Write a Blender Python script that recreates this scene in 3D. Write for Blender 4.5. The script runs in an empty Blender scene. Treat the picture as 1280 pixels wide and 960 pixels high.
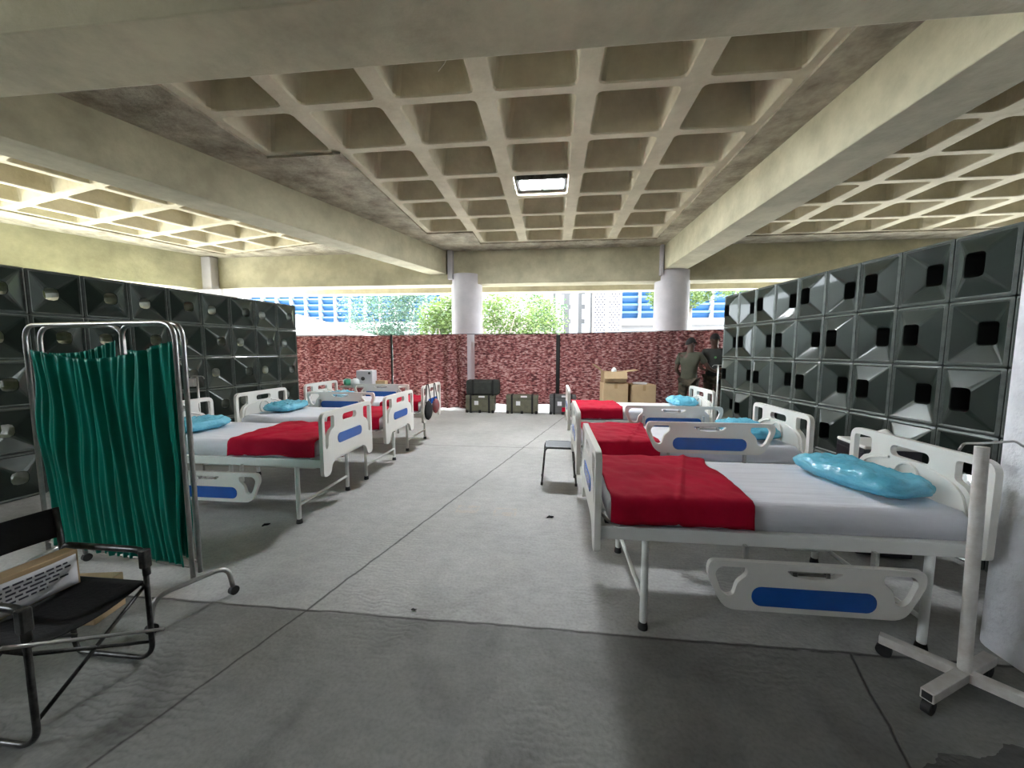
import bpy, bmesh, math, random
from mathutils import Vector, Matrix, noise
from mathutils.geometry import tessellate_polygon
R = math.radians
PI = math.pi
random.seed(7)
SC = bpy.context.scene
COL = SC.collection

# ------------------------------------------------------------------ camera, light, exposure
F, CAM_H, YAW, PIT, ROLL = 470.0, 1.5, R(6.07), R(5.1), R(0.1)
fw = Vector((-math.sin(YAW) * math.cos(PIT), math.cos(YAW) * math.cos(PIT), -math.sin(PIT)))
rt = Vector((math.cos(YAW), math.sin(YAW), 0))
up = rt.cross(fw)
r2 = math.cos(ROLL) * rt + math.sin(ROLL) * up
u2 = -math.sin(ROLL) * rt + math.cos(ROLL) * up
cd = bpy.data.cameras.new('camera')
cd.sensor_width = 36.0
cd.lens = F * 36.0 / 1280.0
cd.clip_start = 0.05
cd.clip_end = 400
cam = bpy.data.objects.new('camera', cd)
COL.objects.link(cam)
m3 = Matrix((r2, u2, -fw)).transposed()
cam.matrix_world = Matrix.Translation((0, 0, CAM_H)) @ m3.to_4x4()
SC.camera = cam

w = bpy.data.worlds.new('sky')
SC.world = w
w.use_nodes = True
wn = w.node_tree.nodes
bg = wn['Background']
bg.inputs[0].default_value = (0.86, 0.93, 1.0, 1)
bg.inputs[1].default_value = 13.0
sl = bpy.data.lights.new('sun', 'SUN')
sl.energy = 12.0
sl.angle = R(4)
sl.color = (1.0, 0.95, 0.86)
sun = bpy.data.objects.new('sun', sl)
COL.objects.link(sun)
sun.rotation_euler = (R(-24), R(-34), R(0))
SC.view_settings.view_transform = 'Standard'
SC.view_settings.look = 'None'
SC.view_settings.gamma = 1.0
SC.view_settings.use_curve_mapping = False
SC.view_settings.exposure = 1.4
SC.cycles.max_bounces = 10
SC.cycles.diffuse_bounces = 7
SC.cycles.glossy_bounces = 4
SC.cycles.use_denoising = True
SC.cycles.sample_clamp_indirect = 12.0
SC.cycles.caustics_reflective = False
SC.cycles.caustics_refractive = False

# ------------------------------------------------------------------ materials
def mat(name, col, rough=0.6, metal=0.0, var=0.0, scale=4.0, bump=0.0, bscale=30.0, col2=None, spec=None,
        stretch=None, emit=None, transl=0.0, coat=0.0):
    m = bpy.data.materials.new(name)
    m.use_nodes = True
    nt = m.node_tree
    N, L = nt.nodes, nt.links
    b = N['Principled BSDF']
    b.inputs['Base Color'].default_value = (*col, 1)
    b.inputs['Roughness'].default_value = rough
    b.inputs['Metallic'].default_value = metal
    if spec is not None:
        b.inputs['Specular IOR Level'].default_value = spec
    if coat:
        b.inputs['Coat Weight'].default_value = coat
    if emit:
        b.inputs['Emission Color'].default_value = (*emit[0], 1)
        b.inputs['Emission Strength'].default_value = emit[1]
    tc = N.new('ShaderNodeTexCoord')
    src = tc.outputs['Object']
    if stretch:
        mp = N.new('ShaderNodeMapping')
        mp.inputs['Scale'].default_value = stretch
        L.new(src, mp.inputs[0])
        src = mp.outputs[0]
    if var or col2:
        n = N.new('ShaderNodeTexNoise')
        n.inputs['Scale'].default_value = scale
        n.inputs['Detail'].default_value = 6
        n.inputs['Roughness'].default_value = 0.65
        L.new(src, n.inputs['Vector'])
        cr = N.new('ShaderNodeValToRGB')
        c2 = col2 or tuple(c * (1 - var) for c in col)
        cr.color_ramp.elements[0].position = 0.35
        cr.color_ramp.elements[1].position = 0.68
        cr.color_ramp.elements[0].color = (*c2, 1)
        cr.color_ramp.elements[1].color = (*col, 1)
        L.new(n.outputs[0], cr.inputs[0])
        L.new(cr.outputs[0], b.inputs['Base Color'])
    if bump:
        n2 = N.new('ShaderNodeTexNoise')
        n2.inputs['Scale'].default_value = bscale
        n2.inputs['Detail'].default_value = 5
        L.new(src, n2.inputs['Vector'])
        bp = N.new('ShaderNodeBump')
        bp.inputs['Strength'].default_value = bump
        bp.inputs['Distance'].default_value = 0.02
        L.new(n2.outputs[0], bp.inputs['Height'])
        L.new(bp.outputs[0], b.inputs['Normal'])
    if transl:
        t = N.new('ShaderNodeBsdfTranslucent')
        if var or col2:
            L.new(cr.outputs[0], t.inputs[0])
        else:
            t.inputs[0].default_value = (*col, 1)
        mx = N.new('ShaderNodeMixShader')
        mx.inputs[0].default_value = transl
        L.new(b.outputs[0], mx.inputs[1])
        L.new(t.outputs[0], mx.inputs[2])
        L.new(mx.outputs[0], N['Material Output'].inputs[0])
    return m

M = {}
M['conc'] = mat('ceiling_concrete', (0.64, 0.59, 0.45), 0.85, scale=1.8, bump=0.3, bscale=14, col2=(0.47, 0.425, 0.31))
M['conc_rough'] = mat('rough_slab_concrete', (0.52, 0.475, 0.37), 0.9, scale=2.5, bump=0.7, bscale=20, col2=(0.21, 0.185, 0.14))
M['conc_beam'] = mat('beam_concrete', (0.54, 0.51, 0.36), 0.85, scale=1.6, bump=0.3, bscale=12, col2=(0.36, 0.335, 0.235))
M['white_col'] = mat('column_paint', (0.50, 0.48, 0.50), 0.7, scale=2.2, bump=0.15, bscale=12, col2=(0.42, 0.41, 0.43))
M['pier'] = mat('pier_paint', (0.82, 0.83, 0.86), 0.8, scale=5, bump=0.5, bscale=22, col2=(0.66, 0.67, 0.70))
M['bed_white'] = mat('bed_enamel', (0.76, 0.77, 0.74), 0.35, var=0.06, scale=6)
M['plastic'] = mat('cream_plastic', (0.74, 0.73, 0.68), 0.35, var=0.05, scale=5)
M['blue'] = mat('blue_plastic', (0.012, 0.10, 0.42), 0.25, var=0.15, scale=8)
M['rubber'] = mat('black_rubber', (0.012, 0.012, 0.012), 0.6, var=0.3, scale=20)
M['steel'] = mat('brushed_steel', (0.55, 0.55, 0.53), 0.32, metal=0.9, var=0.25, scale=14)
M['chrome'] = mat('dull_chrome', (0.62, 0.61, 0.58), 0.25, metal=1.0, var=0.3, scale=20)
M['sheet'] = mat('sheet_cotton', (0.74, 0.75, 0.80), 0.85, var=0.06, scale=3, bump=0.9, bscale=4, stretch=(0.35, 3.2, 1))
M['pillow'] = mat('pillow_plastic', (0.16, 0.54, 0.70), 0.25, scale=7, bump=1.0, bscale=11, col2=(0.10, 0.42, 0.58))
M['red'] = mat('red_blanket', (0.46, 0.004, 0.032), 0.85, scale=4, bump=0.5, bscale=5, spec=0.15, col2=(0.36, 0.003, 0.022))
M['green_block'] = mat('green_block_paint', (0.028, 0.044, 0.034), 0.32, scale=3, metal=0.3, bump=0.12, bscale=8, col2=(0.020, 0.028, 0.023), coat=0.3)
M['block_rim'] = mat('block_rim_metal', (0.16, 0.18, 0.165), 0.35, scale=12, metal=0.3, col2=(0.09, 0.105, 0.095))
M['tube'] = mat('tube_metal', (0.42, 0.44, 0.42), 0.3, metal=0.8, var=0.3, scale=15)
M['tube_shaded'] = mat('tube_metal_shaded', (0.012, 0.014, 0.013), 0.5, var=0.3, scale=15)  # same tube lining, shade put into its colour for the right-hand holes
M['dark_wall'] = mat('dark_plaster', (0.05, 0.05, 0.048), 0.9, var=0.3, scale=2)
M['green_cloth'] = mat('green_satin', (0.0, 0.31, 0.235), 0.32, var=0.2, scale=2.5, bump=0.1, bscale=20, transl=0.15)
M['black_cloth'] = mat('black_canvas', (0.006, 0.006, 0.007), 0.9, var=0.4, scale=10, bump=0.2, bscale=60)
M['black_metal'] = mat('worn_black_metal', (0.02, 0.02, 0.02), 0.35, metal=0.6, scale=16, col2=(0.10, 0.10, 0.095))
M['cardboard'] = mat('cardboard', (0.52, 0.38, 0.22), 0.85, var=0.12, scale=5, bump=0.1, bscale=30)
M['paper'] = mat('paper_sheet', (0.75, 0.75, 0.78), 0.8, var=0.08, scale=8)
M['ink'] = mat('printed_ink', (0.05, 0.05, 0.07), 0.8, var=0.3, scale=20)
M['iv_paint'] = mat('chipped_white_paint', (0.70, 0.69, 0.66), 0.5, scale=7, col2=(0.50, 0.46, 0.42), bump=0.2, bscale=30)
M['case'] = mat('field_case_green', (0.15, 0.145, 0.10), 0.6, var=0.35, scale=10, bump=0.2, bscale=20)
M['case_dark'] = mat('field_bag_green', (0.035, 0.04, 0.034), 0.8, var=0.35, scale=10, bump=0.3, bscale=30)
M['case_grey'] = mat('field_case_grey', (0.12, 0.12, 0.12), 0.6, var=0.35, scale=10)
M['strap'] = mat('black_webbing', (0.012, 0.012, 0.012), 0.8, var=0.3, scale=30)
M['skin'] = mat('dark_skin', (0.075, 0.036, 0.023), 0.5, var=0.15, scale=8)
M['hair'] = mat('black_hair', (0.006, 0.005, 0.005), 0.8, var=0.3, scale=60, bump=0.4, bscale=120)
M['olive'] = mat('olive_shirt', (0.065, 0.068, 0.045), 0.85, var=0.25, scale=8, bump=0.3, bscale=10)
M['dark_shirt'] = mat('dark_shirt', (0.03, 0.034, 0.03), 0.85, var=0.25, scale=8, bump=0.3, bscale=10)
M['camo_trousers'] = mat('camouflage_trousers', (0.10, 0.08, 0.05), 0.85, scale=16, col2=(0.03, 0.028, 0.02))
M['badge'] = mat('green_badge', (0.10, 0.28, 0.10), 0.8, var=0.2, scale=10)
M['lamp'] = mat('lamp_panel', (1, 1, 1), 0.4, emit=((0.92, 0.95, 1.0), 190.0))
M['ground'] = mat('bright_paving', (0.42, 0.41, 0.38), 0.85, var=0.15, scale=0.6)
M['leaf'] = mat('leaf_green', (0.050, 0.095, 0.030), 0.6, scale=1.6, col2=(0.02, 0.055, 0.022), transl=0.4)
M['leaf_yellow'] = mat('leaf_yellow_green', (0.07, 0.10, 0.02), 0.6, scale=1.6, col2=(0.03, 0.06, 0.012), transl=0.45)
M['leaf_blue'] = mat('leaf_blue_green', (0.045, 0.085, 0.050), 0.6, scale=1.6, col2=(0.02, 0.05, 0.035), transl=0.35)
M['bark'] = mat('pale_bark', (0.12, 0.10, 0.08), 0.9, var=0.3, scale=8, bump=0.4)
M['bounce_ground'] = mat('pale_bounce_ground', (0.50, 0.46, 0.36), 0.95, var=0.15, scale=0.8)  # pale colour chosen to bounce daylight onto the left ceiling
M['tube_blocker'] = mat('tube_blocker_green', (0.09, 0.12, 0.035), 0.9, var=0.4, scale=5)  # green of the added wall that dims the left tube ends
M['louver'] = mat('blue_louver', (0.003, 0.040, 0.11), 0.5, var=0.15, scale=2)
M['facade'] = mat('white_facade', (0.14, 0.14, 0.145), 0.8, var=0.06, scale=1)
M['facade_grey'] = mat('grey_facade', (0.028, 0.028, 0.028), 0.8, var=0.2, scale=1)
M['facade_pink'] = mat('pale_pink_facade', (0.12, 0.095, 0.09), 0.85, var=0.15, scale=1)
M['tent'] = mat('tent_canvas', (0.13, 0.12, 0.125), 0.7, var=0.06, scale=1, transl=0.2)
M['dark_glass'] = mat('dark_glass', (0.04, 0.045, 0.05), 0.15, var=0.3, scale=1)
M['clear'] = mat('clear_plastic', (0.75, 0.80, 0.80), 0.15, var=0.05, scale=5)
M['mint'] = mat('mint_plastic', (0.12, 0.50, 0.33), 0.3, var=0.1, scale=8)

def dark_slot(m):
    return m

def curtain_mat():
    m = bpy.data.materials.new('camouflage_curtain')
    m.use_nodes = True
    nt = m.node_tree
    N, L = nt.nodes, nt.links
    b = N['Principled BSDF']
    b.inputs['Roughness'].default_value = 0.9
    tc = N.new('ShaderNodeTexCoord')
    def nz(sc, stretch, det=3):
        mp = N.new('ShaderNodeMapping')
        mp.inputs['Scale'].default_value = stretch
        L.new(tc.outputs['Object'], mp.inputs[0])
        n = N.new('ShaderNodeTexNoise')
        n.inputs['Scale'].default_value = sc
        n.inputs['Detail'].default_value = det
        L.new(mp.outputs[0], n.inputs['Vector'])
        return n
    a = nz(14, (0.9, 0.9, 2.4))
    cr = N.new('ShaderNodeValToRGB')
    cr.color_ramp.interpolation = 'LINEAR'
    e = cr.color_ramp.elements
    e[0].position = 0.40
    e[0].color = (0.10, 0.045, 0.048, 1)
    e[1].position = 0.47
    e[1].color = (0.34, 0.13, 0.13, 1)
    for p, c in ((0.53, (0.27, 0.13, 0.13)), (0.57, (0.48, 0.29, 0.27)), (0.63, (0.58, 0.42, 0.40))):
        x = e.new(p)
        x.color = (*c, 1)
    L.new(a.outputs[0], cr.inputs[0])
    L.new(cr.outputs[0], b.inputs['Base Color'])
    t = N.new('ShaderNodeBsdfTranslucent')
    L.new(cr.outputs[0], t.inputs[0])
    mx = N.new('ShaderNodeMixShader')
    mx.inputs[0].default_value = 0.48
    L.new(b.outputs[0], mx.inputs[1])
    L.new(t.outputs[0], mx.inputs[2])
    L.new(mx.outputs[0], N['Material Output'].inputs[0])
    return m
M['curtain'] = curtain_mat()

def floor_mat():
    m = bpy.data.materials.new('concrete_floor')
    m.use_nodes = True
    nt = m.node_tree
    N, L = nt.nodes, nt.links
    b = N['Principled BSDF']
    b.inputs['Roughness'].default_value = 0.62
    b.inputs['Specular IOR Level'].default_value = 0.35
    tc = N.new('ShaderNodeTexCoord')
    P = tc.outputs['Object']
    sx = N.new('ShaderNodeSeparateXYZ')
    L.new(P, sx.inputs[0])
    def math_(op, a, c=None, clamp=False):
        n = N.new('ShaderNodeMath')
        n.operation = op
        n.use_clamp = clamp
        for i, v in enumerate((a, c)):
            if v is None:
                continue
            if isinstance(v, (int, float)):
                n.inputs[i].default_value = v
            else:
                L.new(v, n.inputs[i])
        return n.outputs[0]
    def noise_(sc, det=5, stretch=None, dist=0.0):
        n = N.new('ShaderNodeTexNoise')
        n.inputs['Scale'].default_value = sc
        n.inputs['Detail'].default_value = det
        n.inputs['Distortion'].default_value = dist
        if stretch:
            mp = N.new('ShaderNodeMapping')
            mp.inputs['Scale'].default_value = stretch
            L.new(P, mp.inputs[0])
            L.new(mp.outputs[0], n.inputs['Vector'])
        else:
            L.new(P, n.inputs['Vector'])
        return n.outputs[0]
    wob = math_('MULTIPLY', math_('SUBTRACT', noise_(5), 0.5), 0.035)
    def line(px, py, qx, qy, width, gate=None):
        dx, dy = qx - px, qy - py
        l = math.hypot(dx, dy)
        nx, ny = dy / l, -dx / l
        d = math_('ADD', math_('MULTIPLY', sx.outputs[0], nx), math_('MULTIPLY', sx.outputs[1], ny))
        d = math_('ABSOLUTE', math_('ADD', math_('SUBTRACT', d, px * nx + py * ny), wob))
        v = math_('SUBTRACT', 1.0, math_('DIVIDE', d, width), clamp=True)
        if gate:
            op, val = gate
            v = math_('MULTIPLY', v, math_(op, sx.outputs[1], val))
        return v
    ls = [line(-1.4, 1.914, 1.489, 1.914, 0.014),
          line(-1.4, 1.914, -0.554, 5.223, 0.012, ('GREATER_THAN', 1.9)),
          line(-1.645, 1.057, -1.4, 1.914, 0.010, ('LESS_THAN', 1.914)),
          line(1.489, 1.914, 1.309, 1.376, 0.009, ('LESS_THAN', 1.914)),
          line(-1, 5.7, 1, 5.7, 0.010)]
    tot = ls[0]
    for v in ls[1:]:
        tot = math_('MAXIMUM', tot, v)
    base = N.new('ShaderNodeValToRGB')
    base.color_ramp.elements[0].position = 0.30
    base.color_ramp.elements[1].position = 0.72
    base.color_ramp.elements[0].color = (0.33, 0.33, 0.315, 1)
    base.color_ramp.elements[1].color = (0.50, 0.50, 0.48, 1)
    nn = math_('ADD', math_('MULTIPLY', noise_(1.1, 8), 0.6), math_('MULTIPLY', noise_(9, 8, (1, 1.6, 1)), 0.4))
    L.new(nn, base.inputs[0])
    # stains with a shape of their own, strengthened up front as painted shade
    st = N.new('ShaderNodeValToRGB')
    st.color_ramp.elements[0].position = 0.50
    st.color_ramp.elements[1].position = 0.66
    L.new(noise_(1.7, 6, (1.4, 1, 1), 0.6), st.inputs[0])
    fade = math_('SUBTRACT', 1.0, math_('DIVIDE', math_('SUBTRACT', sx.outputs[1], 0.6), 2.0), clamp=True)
    mxs = N.new('ShaderNodeMixRGB')
    mxs.blend_type = 'MULTIPLY'
    mxs.inputs[2].default_value = (0.42, 0.42, 0.42, 1)
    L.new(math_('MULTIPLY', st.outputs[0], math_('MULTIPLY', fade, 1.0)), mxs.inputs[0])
    L.new(base.outputs[0], mxs.inputs[1])
    # front slab: dirt, with the foreground's weaker light darkened into its colour
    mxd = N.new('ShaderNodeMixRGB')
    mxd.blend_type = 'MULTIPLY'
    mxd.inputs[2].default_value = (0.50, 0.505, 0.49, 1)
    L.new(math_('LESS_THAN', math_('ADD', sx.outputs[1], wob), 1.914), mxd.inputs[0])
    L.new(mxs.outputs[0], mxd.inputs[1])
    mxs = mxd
    # wet patch on the right in front of the pier
    ex = math_('DIVIDE', math_('SUBTRACT', sx.outputs[0], 1.72), 0.36)
    ey = math_('DIVIDE', math_('SUBTRACT', sx.outputs[1], 1.30), 0.20)
    er = math_('SQRT', math_('ADD', math_('MULTIPLY', ex, ex), math_('MULTIPLY', ey, ey)))
    er = math_('ADD', er, math_('MULTIPLY', math_('SUBTRACT', noise_(3.5, 4), 0.5), 1.2))
    wet = math_('LESS_THAN', er, 1.0)
    mxw = N.new('ShaderNodeMixRGB')
    mxw.blend_type = 'MULTIPLY'
    mxw.inputs[2].default_value = (0.35, 0.35, 0.35, 1)
    L.new(math_('MULTIPLY', wet, 0.85), mxw.inputs[0])
    L.new(mxs.outputs[0], mxw.inputs[1])
    # pale repair patches beside the joint
    pt = None
    for cx, cy in ((-0.78, 3.38), (-0.42, 3.36)):
        ax = math_('ABSOLUTE', math_('DIVIDE', math_('ADD', math_('SUBTRACT', sx.outputs[0], cx), wob), 0.105))
        ay = math_('ABSOLUTE', math_('DIVIDE', math_('ADD', math_('SUBTRACT', sx.outputs[1], cy), wob), 0.085))
        v = math_('LESS_THAN', math_('MAXIMUM', ax, ay), 1.0)
        v2 = math_('GREATER_THAN', math_('MAXIMUM', ax, ay), 0.8)
        rim = math_('MULTIPLY', v, math_('ADD', math_('MULTIPLY', v2, 0.3), math_('GREATER_THAN', noise_(14, 4), 0.5)))
        pt = rim if pt is None else math_('MAXIMUM', pt, rim)
    mxp = N.new('ShaderNodeMixRGB')
    mxp.inputs[2].default_value = (0.50, 0.44, 0.36, 1)
    L.new(math_('MULTIPLY', pt, 0.55, True), mxp.inputs[0])
    L.new(mxw.outputs[0], mxp.inputs[1])
    mxl = N.new('ShaderNodeMixRGB')
    mxl.inputs[2].default_value = (0.035, 0.033, 0.03, 1)
    L.new(math_('MULTIPLY', tot, 0.9), mxl.inputs[0])
    L.new(mxp.outputs[0], mxl.inputs[1])
    # wavy float marks
    wv = N.new('ShaderNodeTexWave')
    wv.bands_direction = 'Y'
    wv.inputs['Scale'].default_value = 9
    wv.inputs['Distortion'].default_value = 9
    wv.inputs['Detail'].default_value = 2
    wv.inputs['Detail Scale'].default_value = 1.1
    L.new(P, wv.inputs[0])
    near = math_('SUBTRACT', 1.0, math_('DIVIDE', sx.outputs[1], 4.5), clamp=True)
    msk = N.new('ShaderNodeValToRGB')
    msk.color_ramp.elements[0].position = 0.50
    msk.color_ramp.elements[1].position = 0.64
    L.new(noise_(1.3, 3), msk.inputs[0])
    h = math_('ADD', math_('MULTIPLY', math_('MULTIPLY', wv.outputs[1], msk.outputs[0]), math_('MULTIPLY', near, 0.5)), math_('MULTIPLY', noise_(40, 6), 0.6))
    h = math_('SUBTRACT', h, math_('MULTIPLY', tot, 1.2))
    mxv = N.new('ShaderNodeMixRGB')
    mxv.blend_type = 'MULTIPLY'
    mxv.inputs[2].default_value = (0.45, 0.45, 0.45, 1)
    wn_ = math_('POWER', math_('SUBTRACT', 1.0, wv.outputs[1]), 3.0)
    gr_ = math_('SUBTRACT', noise_(55, 6), 0.42, clamp=True)
    L.new(math_('ADD', math_('MULTIPLY', math_('MULTIPLY', wn_, msk.outputs[0]), math_('MULTIPLY', near, 0.55)), math_('MULTIPLY', gr_, 1.1), clamp=True), mxv.inputs[0])
    L.new(mxl.outputs[0], mxv.inputs[1])
    L.new(mxv.outputs[0], b.inputs['Base Color'])
    bp = N.new('ShaderNodeBump')
    bp.inputs['Strength'].default_value = 0.5
    bp.inputs['Distance'].default_value = 0.01
    L.new(h, bp.inputs['Height'])
    L.new(bp.outputs[0], b.inputs['Normal'])
    rr = math_('SUBTRACT', 0.68, math_('MULTIPLY', wet, 0.45))
    L.new(rr, b.inputs['Roughness'])
    return m
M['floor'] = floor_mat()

# ------------------------------------------------------------------ mesh helpers
class MB:
    def __init__(s):
        s.v, s.f, s.m = [], [], []
    def add(s, verts, faces, mi=0, T=None):
        o = len(s.v)
        s.v += [tuple(T @ Vector(p)) if T else tuple(p) for p in verts]
        s.f += [tuple(i + o for i in f) for f in faces]
        s.m += [mi] * len(faces)
        return s
    def box(s, x0, x1, y0, y1, z0, z1, mi=0, T=None):
        v = [(x, y, z) for z in (z0, z1) for y in (y0, y1) for x in (x0, x1)]
        return s.add(v, [(0, 2, 3, 1), (4, 5, 7, 6), (0, 1, 5, 4), (2, 6, 7, 3), (0, 4, 6, 2), (1, 3, 7, 5)], mi, T)
    def tube(s, pts, r, n=10, mi=0, T=None, closed=False, caps=True):
        pts = [Vector(p) for p in pts]
        k = len(pts)
        rs = r if isinstance(r, (list, tuple)) else [r] * k
        rings, prev = [], None
        for i, p in enumerate(pts):
            if closed:
                t = pts[(i + 1) % k] - pts[i - 1]
            else:
                t = pts[min(i + 1, k - 1)] - pts[max(i - 1, 0)]
            t.normalize()
            if prev is None:
                a = Vector((0, 0, 1)) if abs(t.z) < 0.9 else Vector((1, 0, 0))
                nrm = t.cross(a).normalized()
            else:
                nrm = (prev - t * prev.dot(t)).normalized()
            prev = nrm
            bn = t.cross(nrm)
            rings.append([p + (nrm * math.cos(2 * PI * j / n) + bn * math.sin(2 * PI * j / n)) * rs[i] for j in range(n)])
        v = [q for ring in rings for q in ring]
        f = []
        for i in range(k if closed else k - 1):
            a, b = i * n, ((i + 1) % k) * n
            for j in range(n):
                f.append((a + j, a + (j + 1) % n, b + (j + 1) % n, b + j))
        if caps and not closed:
            f.append(tuple(reversed(range(n))))
            f.append(tuple((k - 1) * n + j for j in range(n)))
        return s.add(v, f, mi, T)
    def cyl(s, a, b, r, n=16, mi=0, T=None):
        return s.tube([a, b], r, n, mi, T)
    def panel(s, outer, holes, w0, w1, mi=0, T=None):
        loops = [outer] + list(holes)
        pts = [p for l in loops for p in l]
        tris = tessellate_polygon([[Vector((p[0], p[1], 0)) for p in l] for l in loops])
        n = len(pts)
        v = [(p[0], p[1], w0) for p in pts] + [(p[0], p[1], w1) for p in pts]
        f = []
        for t in tris:
            a, b_, c = (Vector(pts[i]) for i in t)
            cr = (b_ - a).x * (c - a).y - (b_ - a).y * (c - a).x
            if abs(cr) < 1e-12:
                continue
            if cr < 0:
                t = (t[0], t[2], t[1])
            f.append((t[2], t[1], t[0]))
            f.append(tuple(i + n for i in t))
        o = 0
        for l in loops:
            k = len(l)
            for i in range(k):
                f.append((o + i, o + (i + 1) % k, n + o + (i + 1) % k, n + o + i))
            o += k
        return s.add(v, f, mi, T)
    def grid(s, fn, nu, nv, mi=0, T=None):
        v = [fn(i / nu, j / nv) for j in range(nv + 1) for i in range(nu + 1)]
        f = [(j * (nu + 1) + i, j * (nu + 1) + i + 1, (j + 1) * (nu + 1) + i + 1, (j + 1) * (nu + 1) + i) for j in range(nv) for i in range(nu)]
        return s.add(v, f, mi, T)
    def mesh(s, name, mats, smooth=False, recalc=True):
        me = bpy.data.meshes.new(name)
        me.from_pydata(s.v, [], s.f)
        for mm in (mats if isinstance(mats, (list, tuple)) else [mats]):
            me.materials.append(mm)
        me.polygons.foreach_set('material_index', s.m)
        if recalc:
            b = bmesh.new()
            b.from_mesh(me)
            bmesh.ops.recalc_face_normals(b, faces=b.faces)
            b.to_mesh(me)
            b.free()
        if smooth:
            me.polygons.foreach_set('use_smooth', [True] * len(me.polygons))
        me.update()
        return me
    def build(s, name, mats, parent=None, smooth=False, bevel=0, seg=2, loc=None, rot=None, solid=0, recalc=True, auto=False):
        o = bpy.data.objects.new(name, s.mesh(name, mats, smooth or auto, recalc))
        COL.objects.link(o)
        if solid:
            md = o.modifiers.new('thickness', 'SOLIDIFY')
            md.thickness = solid
            md.offset = 0
        if bevel:
            md = o.modifiers.new('soft_edges', 'BEVEL')
            md.width = bevel
            md.segments = seg
            md.limit_method = 'ANGLE'
            md.angle_limit = R(40)
        if auto:
            md = o.modifiers.new('edge_split', 'EDGE_SPLIT')
            md.split_angle = R(35)
        if parent:
            o.parent = parent
        if loc:
            o.location = loc
        if rot:
            o.rotation_euler = rot
        return o

def tag(o, label=None, cat=None, group=None, kind=None):
    if label: o['label'] = label
    if cat: o['category'] = cat
    if group: o['group'] = group
    if kind: o['kind'] = kind
    return o
def empty(name, loc, rz=0, label=None, cat=None, group=None):
    o = bpy.data.objects.new(name, None)
    COL.objects.link(o)
    o.location = loc
    o.rotation_euler = (0, 0, rz)
    o.empty_display_size = 0.1
    return tag(o, label, cat, group)
def struct(o):
    o['kind'] = 'structure'
    return o
def copy_tree(o, parent=None):
    c = o.copy()
    COL.objects.link(c)
    c.parent = parent
    for ch in list(o.children):
        copy_tree(ch, c)
    return c
def arc(cx, cy, r, a0, a1, n=6):
    return [(cx + r * math.cos(R(a0 + (a1 - a0) * i / n)), cy + r * math.sin(R(a0 + (a1 - a0) * i / n))) for i in range(n + 1)]
def rrect(x0, x1, y0, y1, r, n=4):
    return arc(x1 - r, y0 + r, r, -90, 0, n) + arc(x1 - r, y1 - r, r, 0, 90, n) + arc(x0 + r, y1 - r, r, 90, 180, n) + arc(x0 + r, y0 + r, r, 180, 270, n)
def rounded(poly, r, n=4):
    out = []
    k = len(poly)
    for i in range(k):
        p, a, b = Vector(poly[i]), Vector(poly[i - 1]), Vector(poly[(i + 1) % k])
        rr = min(r, (a - p).length * 0.45, (b - p).length * 0.45)
        s, e = p + (a - p).normalized() * rr, p + (b - p).normalized() * rr
        for j in range(n + 1):
            t = j / n
            q = s * (1 - t) ** 2 + p * 2 * t * (1 - t) + e * t * t
            out.append((q.x, q.y))
    return out
def fillet(pts, r, n=5):
    pts = [Vector(p) for p in pts]
    out = [pts[0]]
    for i in range(1, len(pts) - 1):
        p, a, b = pts[i], pts[i - 1], pts[i + 1]
        rr = min(r, (a - p).length * 0.48, (b - p).length * 0.48)
        s, e = p + (a - p).normalized() * rr, p + (b - p).normalized() * rr
        for j in range(n + 1):
            t = j / n
            out.append(s * (1 - t) ** 2 + p * 2 * t * (1 - t) + e * t * t)
    out.append(pts[-1])
    return out

# ------------------------------------------------------------------ structure: floor, ceiling, beams
struct(MB().box(-60, -14, -20, 12.4, -0.16, -0.05).build('trim_bounce_ground', M['bounce_ground']))  # unseen ground added to bounce daylight onto the left ceiling
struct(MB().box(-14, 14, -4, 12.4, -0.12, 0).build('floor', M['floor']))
struct(MB().box(-60, 60, 12.4, 90, -0.16, -0.05).box(14, 60, -20, 12.4, -0.16, -0.05).build('trim_outdoor_paving', M['ground']))
ZC = 4.04
XS = [-3.76, -2.74, -1.72, -0.70, 0.31, 1.32, 2.33]
YS = [2.22, 3.10, 3.96, 4.82, 5.66, 6.49, 7.33, 8.18, 9.05]

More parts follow.
